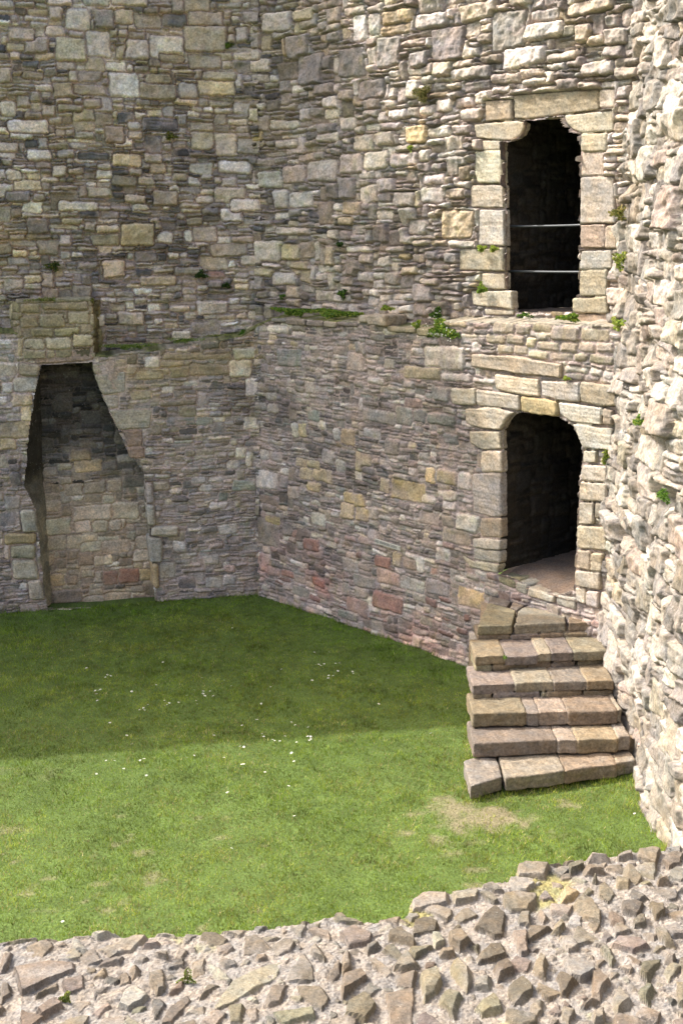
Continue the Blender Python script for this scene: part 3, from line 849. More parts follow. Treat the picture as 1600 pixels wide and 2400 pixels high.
doorway = {}
for k_ in ('lo', 'up'):
    doorway[k_] = bpy.data.objects.new('doorway', None); COL.objects.link(doorway[k_]); doorway[k_].parent = door_wall
    doorway[k_]['label'] = 'lower doorway at the head of the steps' if k_ == 'lo' else 'upper doorway opening above the ledge'
blocks('door_surround', up_st, M_DRESS, doorway['up'], .0085, .0065, 11, bevel=.010, gap=.005, tint=(.88, .85, .84))
blocks('door_surround', lo_st, M_DRESS, doorway['lo'], .0085, .0075, 12, bevel=.012, gap=.005, tint=(.88, .85, .84))
blocks('door_sill', lo_sill, M_DRESS, doorway['lo'], .010, .008, 13, tint=(.85, .84, .84))
def passage(nm, uL, uR, zf, zt, back, seed, depth=6.0, floor_c=(.24, .19, .155)):
    fr0 = back + .02
    L0 = pR(uL, fr0); R0 = pR(uR, fr0)
    def pm(L, h, sd_):
        m_ = Masonry(0, L, 0, h, .025, sd_); m_.pack(lambda u, v: ((.4, .5, .1), PALP, 1.2)); m_.finish(.7, 0, PAL['a']); m_.C = m_.C * .13; return m_  # passage shade painted in: stone colour cut to near black
    nb3 = np.array([nbR[0], nbR[1], 0]); d3 = np.array([DR[0], DR[1], 0]); z3 = np.array([0, 0, 1.0])
    o1 = np.array([L0[0], L0[1], zf])
    a = pm(depth, zt - zf, seed)
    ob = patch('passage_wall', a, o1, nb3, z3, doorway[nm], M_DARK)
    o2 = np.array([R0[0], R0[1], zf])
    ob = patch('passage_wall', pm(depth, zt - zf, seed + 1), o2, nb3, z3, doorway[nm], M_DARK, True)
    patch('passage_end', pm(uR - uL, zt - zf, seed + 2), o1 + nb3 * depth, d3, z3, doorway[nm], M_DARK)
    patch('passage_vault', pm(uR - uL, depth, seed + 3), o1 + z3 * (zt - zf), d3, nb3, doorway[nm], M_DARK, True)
    # trodden floor
    n1, n2 = 60, 170
    X, Y = np.meshgrid(np.linspace(-.05, uR - uL + .05, n1), np.linspace(-.12, depth, n2))
    Hh = .018 * fbm(X * 5, Y * 5, seed, 4) + .004 * vn(X * 40, Y * 40, seed)
    P = o1 + X[..., None] * d3 + Y[..., None] * nb3 + Hh[..., None] * z3 - (.10 * np.clip(1 - Y / .45, 0, 1) ** 1.5)[..., None] * z3
    c = np.array(floor_c) * (1 + .22 * fbm(X * 7, Y * 7, seed + 6, 4))[..., None]
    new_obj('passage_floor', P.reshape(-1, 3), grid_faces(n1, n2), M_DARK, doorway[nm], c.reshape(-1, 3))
lo = np.array(lo_open_uv); up = np.array(up_open_uv)
print('LO', lo.min(0), lo.max(0), 'UP', up.min(0), up.max(0))
passage('lo', lo[:, 0].min() - .06, lo[:, 0].max() + .10, 1.37, 3.66, .07, 61)
passage('up', up[:, 0].min() - .06, up[:, 0].max() + .10, 4.68, 7.2, .42, 71)

# a squared stone jutting from the ledge
def ledge_block(x0, y0, x1, y1, c, back=-.02, z0=-.3, z1=.05):
    a, zt = uv(x0, y0, DR, back); b, zb = uv(x1, y1, DR, back)
    return dict(wall_frame(DR, back), poly=[(a, zb), (b, zb), (b, zt), (a, zt)], z0=z0, z1=z1, c=c)
blocks('ledge_stone', [ledge_block(845, 738, 875, 758, 'a'), ledge_block(876, 735, 918, 764, 'a', -.02, -.3, .14),
                       ledge_block(640, 744, 672, 757, 'v'), ledge_block(673, 745, 718, 764, 'v'), ledge_block(720, 750, 760, 767, 'v'), ledge_block(762, 752, 790, 768, 'a'),
                       ledge_block(792, 752, 842, 768, 'v'), ledge_block(912, 764, 980, 782, 'o', -.02, -.3, .07), ledge_block(982, 768, 1012, 790, 'o', -.02, -.3, .06), ledge_block(1012, 775, 1045, 790, 'c', -.02, -.3, .06)], M_DRESS, door_wall, .012, .007, 31)
# solid core behind the upper wall so no light leaks over it
box('wall_head', [pR(0, .37), pR(7.4, .37), pR(7.4, 1.6), pR(0, 1.6)], TOP - .1, TOP - .04, M_WALL, door_wall)
box('wall_core', [pR(.3, 4.6), pR(7.4, 4.6), pR(7.4, 5.2), pR(.3, 5.2)], -.3, TOP, M_WALL, door_wall)

# ------------------------------------------------------------------ right flank wall, raking along the view
flank = thing('flank_wall', 'sunlit whitish rubble wall running down the right edge beside the steps', 'wall')
def build_flank():
    # u runs from near (Y=6.5) to far (Y=14.8); room side is -X
    ms = Masonry(0, 8.4, -.06, 9.5, .014, 83, warp=.09)
    pal = {0: ('cwtgp', (3, 4, 3, 2.5, .6)), 1: ('cwtygp', (4, 4, 3, 1.0, 2.5, 1)), 2: ('cwtgpy', (4, 5, 2.5, 3, 1, .8))}
    ms.pack(lambda u, v: ((.26, .40, .34), pal, 1.6))
    for p in ms.st:
        p['P'] = p['P'] * ms.rng.uniform(.6, 2.0); p['rc'] = ms.rng.uniform(.012, .04); p['r'] = ms.rng.uniform(.012, .026); p['tx'] *= 1.3; p['ty'] *= 1.3; p['tx'] *= 1.2; p['ty'] *= 1.1; p['rough'] *= 2.0; p['c'] = p['c'] * .8 + np.array([.36, .335, .30]) * .2
    U, V = ms.U, ms.V
    flush = np.clip(.8 - V / 3.2 + .4 * fbm(U, V, 4, 3), 0, 1)
    ms.finish(1.15 - .5 * flush, .014 * flush - .012, (.40, .36, .32), smk=.8)
    big = .10 * fbm(U * .7, V * .6, 85, 2) + .035 * fbm(U * 2.0, V * 2.0, 86, 2) * (1 - .5 * flush) - np.clip(fbm(U * 1.7, V * 2.6, 87, 3) - .25, 0, 1) * .26 * (1 - .8 * flush)
    X0 = 3.11 + .016 * V - ms.H - big
    Y = 6.5 + U
    # the wall swings into the doorway wall at the far end
    X = np.stack([X0, Y, V], -1)
    f = grid_faces(ms.nu, ms.nv)[:, ::-1]
    new_obj('wall_face', X.reshape(-1, 3), f, M_WALL, flank, np.clip(ms.C * np.array([.68, .68, .70]), 0, .75).reshape(-1, 3))
build_flank()
coarse_ext('upper_courses', (3.27, 14.9), (3.27, 6.5), 9.45, TOP - .5, flank, 304)
coarse_ext('unseen_wall_run', (3.15, 6.6), (3.15, 1.0), 0, TOP - .5, flank, 305, .06)
box('wall_core', [(3.75, 1.0), (4.6, 1.0), (4.6, 14.0), (3.75, 14.0)], -.3, TOP - .6, M_WALL, flank)
box('wall_head', [(3.2, 1.0), (3.74, 1.0), (3.74, 14.2), (3.2, 14.2)], TOP - .6, TOP - .54, M_WALL, flank)

# ------------------------------------------------------------------ steps
steps = thing('stone_steps', 'worn flight of six brown stone steps rising to the lower doorway', 'steps')
def fl(line, t):
    (a, b), (c, d) = line
    return np.array([a + (c - a) * t, b + (d - b) * t])
FRONT = {  # left corner, right corner of each front edge (plan)
    6: ((1.61, 13.64), (3.10, 13.77)), 5: ((1.53, 13.06), (3.10, 13.27)), 4: ((1.46, 12.61), (3.08, 12.76)),
    3: ((1.42, 12.20), (3.08, 12.30)), 2: ((1.39, 11.80), (3.10, 11.97)), 1: ((1.29, 11.20), (3.12, 11.78))}
SPL = {6: (485, 675, 957, 1120), 5: (472, 630, 802, 872, 987, 1165), 4: (462, 677, 872, 1037, 1178), 3: (465, 735, 800, 942, 1190, 1215), 2: (468, 890, 990, 1197, 1262), 1: (445, 622, 925, 1197, 1300)}
RIS = .175
G3 = dict(o=np.zeros(3), ex=np.array([1.0, 0, 0]), ey=np.array([0, 1.0, 0]), ez=np.array([0, 0, 1.0]))
rs = random.Random(3)
def zz5(pts, z=1.05): return [tuple(on_z(900 + x * .44643, 1300 + y * .44643, z)[:2]) for x, y in pts]
FLAGS = [('o', [(485, 378), (600, 374), (672, 371), (692, 292), (620, 268), (540, 250)]), ('a', [(680, 369), (820, 362), (956, 356), (948, 303), (870, 276), (765, 258), (703, 292)]),
         ('b', [(963, 357), (1050, 356), (1120, 358), (1070, 338), (1000, 318), (965, 322)]), ('v', [(544, 247), (646, 268), (674, 234), (560, 190)]), ('a', [(654, 272), (700, 286), (768, 246), (682, 234)])]
for k in range(1, 7):
    pr = []
    sp = SPL[k]; n = len(sp) - 1; line = FRONT[k]
    zt = k * RIS
    tt = [(q - sp[0]) / (sp[-1] - sp[0]) for q in sp]
    thick = RIS - .012 if k <= 3 else .115
    STC = 1
    keys = {1: 'vaba', 2: 'vaba', 3: 'bvaba', 4: 'vavb', 5: 'bvavo', 6: 'oao'}[k]
    if k == 6:
        for key, pts in FLAGS:
            pr.append(dict(G3, poly=zz5(pts), z0=zt - thick, z1=zt + rs.uniform(-.004, .004), c=key))
        n = 0
    for i in range(n):
        a, b = fl(line, tt[i]), fl(line, tt[i + 1])
        if k == 1 and i == 0: a, b = np.array([1.29, 11.16]), np.array([1.66, 11.40])
        if k == 1 and i == 1: a = np.array([1.67, 11.33])
        jog = rs.uniform(-.02, .02)
        a = a + (0, jog); b = b + (0, jog + rs.uniform(-.015, .015))
        mid = (a + b) / 2 + (0, rs.uniform(-.015, .02))
        dpt = .62
        if k == 6:
            bl, br = a + (.0, .50), b + (0, .42)
        else: bl, br = a + (0, dpt), b + (0, dpt)
        dz = rs.uniform(-.010, .008)
        pr.append(dict(G3, poly=[a, mid, b, br, bl], z0=zt - thick + dz, z1=zt + dz, c=keys[i % len(keys)]))
    if k >= 4:      # a thinner course under the tread slabs
        cuts = {4: (0, .14, .48, .52, .78, 1), 5: (0, .13, .40, .58, .77, 1), 6: (0, .28, .52, .72, 1)}[k]
        for i in range(len(cuts) - 1):
            a, b = fl(line, cuts[i]) + (0.01, .015), fl(line, cuts[i + 1]) + (0, .015 + rs.uniform(0, .02))
            pr.append(dict(G3, poly=[a, b, b + (0, .5), a + (0, .5)], z0=zt - RIS - .02, z1=zt - thick - .008, c=rs.choice('bvbo')))
    st_ = blocks('step', pr, M_STEP, steps, .009, .007, 100 + k, bevel=.010, gap=.009, tint=(.76, .755, .745))
box('core', [(1.47, 11.95), (3.3, 12.1), (3.3, 13.5), (1.70, 15.2)], -.1, .30, M_STEP, steps, PAL['b'])
ms = Masonry(0, 2.3, -.02, .93, .016, 130); ms.pack(lambda u, v: ((.4, .5, .1), PALP, 1.0)); ms.finish(.8, 0)
box('core', [(1.66, 13.75), (3.2, 13.85), (3.2, 14.2), (1.86, 15.3)], .29, .935, M_STEP, steps, PAL['b'])
box('core', [(1.60, 13.25), (3.2, 13.45), (3.2, 13.86), (1.66, 13.76)], .29, .76, M_STEP, steps, PAL['b'])
box('core', [(1.52, 12.80), (3.2, 12.95), (3.2, 13.46), (1.60, 13.26)], .29, .585, M_STEP, steps, PAL['b'])

# ------------------------------------------------------------------ lawn
def soil_mask(x, y):
    """0 = turf, 1 = bare earth"""
    c = on_z(1130, 1905, 0)
    e = 1 - np.hypot((x - c[0]) / 1.15, (y - c[1] + (x - c[0]) * .1) / .55)
    c2 = on_z(1010, 1950, 0)
    e2 = .7 - np.hypot((x - c2[0]) / .8, (y - c2[1]) / .7)
    e = np.maximum(e, e2)
    m = np.clip(e * 1.1 + fbm(x * 2.6, y * 2.6, 205, 3) * .6 + fbm(x * 9, y * 9, 215, 3) * .8 - .48, 0, .62) * np.clip((e + .3) * 4, 0, 1)
    m2 = np.clip((.6 * fbm(x * 1.6, y * 1.6, 206, 3) + .75 * fbm(x * 7, y * 7, 216, 3) - .44) * 2.0, 0, .4) * np.clip((12.6 - y) / 2.5, .12, 1)
    return np.clip(np.maximum(m, m2), 0, 1)
def ground_h(x, y):
    return .03 * fbm(x * .8, y * .8, 207, 3) + .012 * fbm(x * 5, y * 5, 208, 3) - .01
def build_lawn():
    xs = np.r_[[-200, -60, -25, -13], np.arange(-8.5, 3.6, .045), [6, 20, 60, 200]]
    ys = np.r_[[-200, -60, -15, 0, 3], np.arange(4.2, 19.2, .045), [22, 40, 80, 200]]
    X, Y = np.meshgrid(xs, ys)
    Z = ground_h(X, Y)
    sm = soil_mask(X, Y)[..., None]
    g = np.array([.075, .115, .028]) * (1 + .3 * fbm(X * 6, Y * 6, 210, 4))[..., None]
    s = np.array([.24, .185, .135]) * (1 + .2 * fbm(X * 9, Y * 9, 211, 4))[..., None]
    C = g * (1 - sm) + s * sm
    o = new_obj('lawn', np.stack([X, Y, Z], -1).reshape(-1, 3), grid_faces(len(xs), len(ys)), M_TURF, None, C.reshape(-1, 3))
    tag(o, 'mown green lawn inside the ruin with worn brown patches', 'lawn', None, 'structure')
m_, n_, b_ = node_mat('turf', 1.0)
at_ = n_.nodes.new('ShaderNodeAttribute'); at_.attribute_name = 'Col'
nz_ = n_.nodes.new('ShaderNodeTexNoise'); nz_.inputs['Scale'].default_value = 45; nz_.inputs['Detail'].default_value = 6
ge_ = n_.nodes.new('ShaderNodeNewGeometry'); n_.links.new(ge_.outputs['Position'], nz_.inputs['Vector'])
mr_ = n_.nodes.new('ShaderNodeMapRange'); mr_.inputs['From Min'].default_value = .3; mr_.inputs['From Max'].default_value = .7
mr_.inputs['To Min'].default_value = .6; mr_.inputs['To Max'].default_value = 1.4; n_.links.new(nz_.outputs['Fac'], mr_.inputs['Value'])
mx_ = n_.nodes.new('ShaderNodeMix'); mx_.data_type = 'RGBA'; mx_.blend_type = 'MULTIPLY'; mx_.inputs[0].default_value = 1
n_.links.new(at_.outputs['Color'], mx_.inputs[6]); n_.links.new(mr_.outputs[0], mx_.inputs[7]); n_.links.new(mx_.outputs[2], b_.inputs['Base Color'])
bp_ = n_.nodes.new('ShaderNodeBump'); bp_.inputs['Strength'].default_value = .5; bp_.inputs['Distance'].default_value = .02
n_.links.new(nz_.outputs['Fac'], bp_.inputs['Height']); n_.links.new(bp_.outputs[0], b_.inputs['Normal'])
M_TURF = m_
build_lawn()

def build_grass(n=640000):
    r = np.random.default_rng(77)
    # more blades near, fewer far: sample depth with a bias
    y = 4.6 + (18.9 - 4.6) * r.random(n) ** 1.12
    x = -7.6 + (10.9) * r.random(n)
    ok = np.abs(x) < .30 * y + 2.3
    # keep to the lawn side of walls
    qL = (x - CORN[0]) * nbL[0] + (y - CORN[1]) * nbL[1]
    qR = (x - CORN[0]) * nbR[0] + (y - CORN[1]) * nbR[1]
    ok &= (qL < -.02) & (qR < -.03) & (x < 3.08)
    stp = (x > np.interp(y, [11.1, 11.5, 12, 13.64, 15.2], [1.25, 1.36, 1.40, 1.60, 1.8])) & (y > np.interp(x, [1.25, 1.7, 3.1], [11.16, 11.38, 11.76]))
    ok &= ~stp
    sm = soil_mask(x, y)
    ok &= r.random(n) > sm * .97
    edge = np.minimum(np.minimum(-qL, -qR), 3.08 - x)
    nearst = (np.abs(y - np.interp(x, [1.25, 1.7, 3.1], [11.16, 11.38, 11.76])) < .10) & (x > 1.2)
    nearst |= (np.abs(x - np.interp(y, [11.1, 11.5, 12, 13.64, 15.2], [1.25, 1.36, 1.40, 1.60, 1.8])) < .09) & (y > 11.1)
    x, y, sm, edge, nearst = x[ok], y[ok], sm[ok], edge[ok], nearst[ok]
    n = len(x)
    clump = fbm(x * 3.2, y * 3.2, 220, 4)
    fine = fbm(x * 11, y * 11, 221, 3)
    ln = (.024 + .024 * np.clip(clump + .6 * fine + .4, 0, 1.4)) * r.uniform(.6, 1.35, n) * (1 - .35 * sm)
    ln = np.where((edge < .10 + .08 * fine) & (r.random(n) < .75), ln * r.uniform(1.3, 3.2, n), ln)
    ln = np.where(nearst, ln * r.uniform(1.3, 2.3, n), ln)
    wd = r.uniform(.0035, .0065, n) * (1 + .03 * y)
    a = r.uniform(0, 2 * np.pi, n); b = r.uniform(0, 2 * np.pi, n)
    lean = r.uniform(.15, .95, n)
    z = ground_h(x, y) - .004
    dx, dy = np.cos(a) * wd / 2, np.sin(a) * wd / 2
    P = np.empty((n, 3, 3))
    P[:, 0] = np.stack([x - dx, y - dy, z], -1); P[:, 1] = np.stack([x + dx, y + dy, z], -1)
    P[:, 2] = np.stack([x + np.cos(b) * ln * lean, y + np.sin(b) * ln * lean, z + ln * np.sqrt(1 - lean ** 2 * .8)], -1)
    dry = np.clip(.18 + .55 * fbm(x * 1.7, y * 1.7, 222, 3) + .5 * sm + .25 * fine, 0, 1)
    lush = np.array([.14, .21, .018]); pale = np.array([.32, .34, .055]); straw = np.array([.40, .33, .17])
    k = r.random(n)
    c = lush + (pale - lush) * np.clip(dry + r.normal(0, .22, n), 0, 1)[:, None]
    st = k < (.05 + .22 * dry * (y < 13.3) + .05 * dry); c[st] = straw * r.uniform(.7, 1.2, (st.sum(), 1))
    deep = np.clip(1.6 - edge * 1.2, 0, 1)[:, None] * np.clip((y - 13) / 2, 0, 1)[:, None]
    c = c * (1 - deep) + c * np.array([.78, .98, .75]) * deep
    c = c * r.uniform(.7, 1.3, (n, 1)) * (1 + .75 * fbm(x * 11, y * 11, 230, 3) + .35 * fbm(x * 2.4, y * 2.4, 231, 3))[:, None]
    col = np.repeat(c, 3, 0)
    o = new_obj('grass', P.reshape(-1, 3), np.arange(3 * n).reshape(-1, 3), M_GRASS, None, col, smooth=False)
    tag(o, 'short green grass blades covering the lawn', 'grass', None, 'stuff')
build_grass()

# ------------------------------------------------------------------ foreground wall: broken rubble core seen from above
fore = thing('foreground_wall', 'broken wall top of jagged brown stones set in pale mortar, across the foreground', 'wall')
ZT = 2.8
EDGE_PX = [(-900, 2230), (-300, 2215), (0, 2205), (110, 2190), (235, 2172), (330, 2178), (540, 2168), (640, 2154), (720, 2146), (770, 2128), (800, 2122), (812, 2136), (900, 2138), (955, 2130), (961, 2098), (990, 2080), (1080, 2072), (1130, 2066), (1205, 2050), (1212, 2020), (1240, 2014), (1300, 2012), (1380, 1996), (1480, 1984), (1600, 1968), (2100, 1920), (2500, 1890)]
FR_POLY = """740,365 800,350 900,355 895,400 870,438 780,440 745,405 b|1005,345 1040,328 1105,360 1070,395 1005,400 Y|1050,420 1110,380 1160,395 1195,450 1190,505 1100,470 o
1180,330 1215,308 1262,370 1225,410 1180,380 b|1295,240 1345,245 1388,300 1350,340 1290,300 o|1285,410 1350,398 1398,420 1360,475 1290,450 v|700,400 758,450 750,545 705,560 600,510 640,450 b
490,525 560,510 612,575 540,625 495,590 b|215,530 280,510 345,580 330,600 215,570 o|610,650 665,590 740,580 772,630 720,655 610,685 b|780,535 855,530 862,640 820,652 a|330,490 400,470 450,490 440,530 325,545 b
490,700 550,662 605,720 608,780 570,835 520,770 o|230,710 290,625 340,650 362,690 300,715 a|360,740 440,700 465,780 440,840 375,885 o|200,825 335,790 335,900 320,980 230,980 b|440,850 500,820 570,850 520,945 440,880 o
605,900 690,830 740,880 750,910 650,940 o|760,800 830,745 882,800 870,840 800,885 755,840 o|690,710 760,680 800,725 710,780 b|875,720 915,635 950,660 945,760 900,750 b|980,745 1020,725 1090,765 1040,840 1000,840 b
1140,705 1190,700 1235,760 1190,845 1145,830 b|1370,680 1470,655 1465,700 1410,755 1365,720 o|1475,720 1510,680 1565,690 1500,765 a|1355,805 1400,768 1450,800 1420,870 1365,835 o|1235,850 1270,785 1345,860 1260,925 o
1010,880 1085,905 1045,965 1010,940 b|1140,915 1210,890 1212,950 1155,965 t|0,640 40,620 55,700 0,765 b|20,880 100,830 165,880 110,960 10,940 o|0,760 90,715 125,760 40,830 0,845 a|1180,620 1245,605 1265,660 1240,695 o
990,560 1060,560 1095,600 1040,640 t|1030,220 1110,205 1120,240 1050,262 o|1100,245 1200,240 1210,275 1110,285 b|1410,420 1480,420 1485,470 1440,490 b|1225,440 1300,470 1300,515 1235,500 b|1430,530 1480,530 1545,620 1490,610 b
1330,500 1395,470 1405,520 1345,530 v|890,440 935,430 960,465 920,500 a|950,540 990,475 1040,515 1000,545 b|100,600 150,575 185,590 110,670 a|440,625 520,620 530,650 440,655 b|410,540 455,535 480,575 430,610 w
1120,185 1235,175 1235,200 1130,208 a|1260,185 1335,165 1335,190 1270,195 b|860,880 930,840 935,890 900,940 b|318,388 370,352 498,347 500,400 320,428 c|502,350 640,337 620,385 520,400 t|802,238 850,222 960,226 940,290 802,288 t
1440,300 1500,275 1510,320 1450,330 b|1250,300 1330,315 1320,360 1260,350 b|1150,290 1180,300 1170,325 1145,320 a|1000,270 1050,255 1060,290 1010,300 a|820,440 865,440 870,510 800,500 a|1480,640 1540,650 1520,690 1480,680 a"""
FL_POLY = """535,870 570,800 640,778 690,820 590,890 w|1315,740 1395,625 1440,700 1445,770 1320,760 b|1235,600 1300,560 1360,580 1340,620 1265,650 a|680,730 755,710 758,800 720,820 685,780 o|60,720 240,680 350,680 350,720 100,830 a
150,830 270,755 270,800 160,845 o|0,770 45,780 65,830 0,870 b|415,910 500,850 520,880 460,925 a|600,680 650,635 690,660 650,690 t|980,880 1060,780 1200,700 1300,670 1270,760 1100,860 990,900 t|1210,860 1250,790 1330,780 1280,880 1225,890 b
1050,880 1125,885 1125,975 1050,975 o|1360,790 1480,790 1515,840 1480,905 1380,850 b|1490,760 1550,670 1568,680 1568,760 1530,795 a|440,600 510,580 550,620 500,640 a|730,960 780,880 860,820 880,860 800,950 t|590,700 650,700 650,750 600,755 b
160,900 260,840 300,880 190,940 b|700,640 770,620 770,650 720,655 b|990,600 1060,585 1080,610 1050,640 1000,630 a|880,670 940,640 940,720 880,755 t|1420,620 1470,590 1500,640 1495,680 1430,650 b|760,680 845,640 845,690 770,705 s
0,650 60,640 40,700 0,720 b|540,730 590,710 600,770 550,775 t|650,600 700,570 745,575 740,600 t|1170,650 1230,640 1240,660 1180,680 b|1120,900 1190,890 1190,960 1140,970 a|90,620 130,640 110,670 t|280,770 380,740 390,800 300,830 b|850,600 900,590 900,620 a"""
def build_fore():
    du = .0048
    xs = np.arange(-2.5, 3.08, du); ys = np.arange(3.42, 5.30, du)
    X, Y = np.meshgrid(xs, ys)
    r = np.random.default_rng(99)
    wx = X + .006 * fbm(X * 22, Y * 22, 401, 3); wy = Y + .006 * fbm(X * 22, Y * 22, 402, 3)
    mort = ZT + .035 * fbm(X * 1.6, Y * 1.6, 403, 3) + .018 * fbm(X * 7, Y * 7, 404, 4) + .007 * fbm(X * 30, Y * 30, 405, 3) + .003 * vn(X * 110, Y * 110, 406)
    Hh = mort.copy()
    ID = np.full(X.shape, -1, int)
    cols = []; dens = np.zeros(X.shape, bool)
    def rock(poly, key, hmax):
        P = np.array(poly, float)
        A = 0.5 * np.sum(P[:, 0] * np.roll(P[:, 1], -1) - np.roll(P[:, 0], -1) * P[:, 1])
        if A < 0: P = P[::-1]
        lo_, hi_ = P.min(0) - .03, P.max(0) + .03
        i0, i1 = np.searchsorted(xs, [lo_[0], hi_[0]]); j0, j1 = np.searchsorted(ys, [lo_[1], hi_[1]])
        if i1 - i0 < 2 or j1 - j0 < 2: return
        sl_ = (slice(j0, j1), slice(i0, i1))
        x_, y_ = wx[sl_], wy[sl_]
        c = P.mean(0)
        sz = math.sqrt(abs(A))
        base = mort[sl_].mean()
        ta = r.uniform(0, 2 * np.pi); tl = r.uniform(.02, .20)
        # tops mostly tip to catch the light from the upper left
        top = hmax + tl * ((x_ - c[0]) * np.cos(ta) + (y_ - c[1]) * np.sin(ta))
        h = top
        ta2 = ta + r.uniform(1.5, 4.5)
        h = np.minimum(h, hmax * r.uniform(.95, 1.25) + r.uniform(.0, .3) * ((x_ - c[0]) * np.cos(ta2) + (y_ - c[1]) * np.sin(ta2)))
        n = len(P)
        for i in range(n):
            a, b = P[i], P[(i + 1) % n]
            e = b - a; L = np.linalg.norm(e) + 1e-9
            dist = ((x_ - a[0]) * -e[1] + (y_ - a[1]) * e[0]) / L      # inside positive
            h = np.minimum(h, -.006 + dist * r.choice([1.6, 3.0, 4.5, 6.0]))
            if r.random() < .18: h = np.minimum(h, hmax * .6 + dist * r.uniform(.3, .8))
        q = r.uniform(0, 90)
        h = h + .0035 * fbm(x_ * 16 + q, y_ * 16, 410, 4) + .0018 * vn(x_ * 60 + q, y_ * 55, 411)
        hz = base + h
        m = hz > Hh[sl_] + .001
        if m.sum() < 20: return
        Hh[sl_][m] = hz[m]; ID[sl_][m] = len(cols)
        dens[sl_] |= (poly_sd(x_, y_, P) > -.008)
        cols.append((np.array(PAL[key]) * .5 + np.array([.19, .175, .15]) * .3) * r.uniform(.45, .82) * (1 + r.normal(0, .025, 3)))
    for txt, ox in ((FR_POLY, 800), (FL_POLY, 0)):
        for item in txt.replace('\n', '|').split('|'):
            t_ = item.split()
            pts = [tuple(float(v) for v in q.split(',')) for q in t_[:-1]]
            P = [tuple(on_z(ox + x * .5102, 1900 + y * .5102, ZT + .03)[:2]) for x, y in pts]
            hm = r.uniform(.018, .042) if ox else r.uniform(.012, .030)
            key = t_[-1]
            if not ox and r.random() < .5 and key in 'bo': key = 'a'
            rock(P, key, hm)
    # smaller stones between the big ones
    tries = 0
    while tries < 24000:
        tries += 1
        x, y = r.uniform(xs[0], xs[-1]), r.uniform(ys[0], ys[-1])
        s_ = (.085, .07, .055, .04, .03, .02)[min(5, tries // 3700)] * r.uniform(.8, 1.1)
        asp = r.uniform(.5, 1.0); ang = r.uniform(0, np.pi)
        i, j = np.searchsorted(xs, x), np.searchsorted(ys, y)
        if i >= len(xs) or j >= len(ys): continue
        g = int(s_ * .47 / du)
        if dens[max(0, j - g):j + g, max(0, i - g):i + g].any(): continue
        n = r.integers(4, 7); th = np.sort(r.uniform(0, 2 * np.pi, n) * .35 + np.arange(n) / n * 2 * np.pi)
        px, py = np.cos(th) * s_, np.sin(th) * s_ * asp
        P = np.stack([x + px * np.cos(ang) - py * np.sin(ang), y + px * np.sin(ang) + py * np.cos(ang)], -1)
        left = x < .25
        rock(P, r.choice(list('baotgvw' if not left else 'tabwcgo')), min(.034, s_ * r.uniform(.2, .42)) * (.75 if left else 1))
    # ragged far edge falls away
    E = np.array([on_z(px_, py_, ZT + .02)[:2] for px_, py_ in EDGE_PX])
    ye = np.interp(X, E[:, 0], E[:, 1]) + .015 * fbm(X * 14, Y * 14, 420, 3)
    over = np.clip(Y - ye, 0, None)
    Hh = Hh - np.minimum(over * 9, 1.1) - np.clip(.02 - (ye - Y), 0, .02) * .6
    C = np.array(cols)[np.clip(ID, 0, None)]
    mc = np.array([.195, .182, .168]) * (1 + .16 * fbm(X * 9, Y * 9, 430, 4) + .22 * vn(X * 85, Y * 85, 431))[..., None]
    mot = 1 + .16 * fbm(X * 20, Y * 20, 432, 4) + .08 * vn(X * 90, Y * 90, 433)
    dust = np.clip(fbm(X * 6, Y * 6, 434, 4) * 1.6 - .1, 0, .6)[..., None]
    C = np.where((ID >= 0)[..., None], (C * (1 - dust) + mc * dust) * mot[..., None], mc)
    ms_ = np.clip((fbm(X * 3.5, Y * 3.5, 436, 4) - .33) * 5, 0, .7)[..., None] * (ID < 0)[..., None]
    C = C * (1 - ms_) + np.array([.20, .19, .06]) * ms_
    X3 = np.stack([X, Y, Hh], -1)
    new_obj('rubble_top', X3.reshape(-1, 3), grid_faces(len(xs), len(ys)), M_FORE, fore, np.clip(C, .02, .7).reshape(-1, 3), smooth=False)
    return E
E_ = build_fore()
coarse_ext('far_face', (3.0, 5.15), (-2.5, 3.95), 0, 2.45, fore, 306)
def quad_strip_face(name, a, b, z0, z1, seed):
    return coarse_ext(name, a, b, z0, z1, fore, seed)
# runs of the same wall outside the picture and its near side
box('wall_core', [(-6.0, 2.2), (3.0, 2.9), (3.0, 5.0), (-6.0, 3.2)], -.2, 2.3, M_WALL, fore, (.33, .3, .26))
box('wall_core', [(-6.0, 2.3), (-2.49, 2.5), (-2.49, 3.95), (-6.0, 3.2)], 2.29, 2.77, M_WALL, fore, (.33, .3, .26))
box('wall_core', [(-2.5, 2.5), (3.05, 2.9), (3.05, 3.43), (-2.5, 3.43)], 2.29, 2.78, M_WALL, fore, (.33, .3, .26))

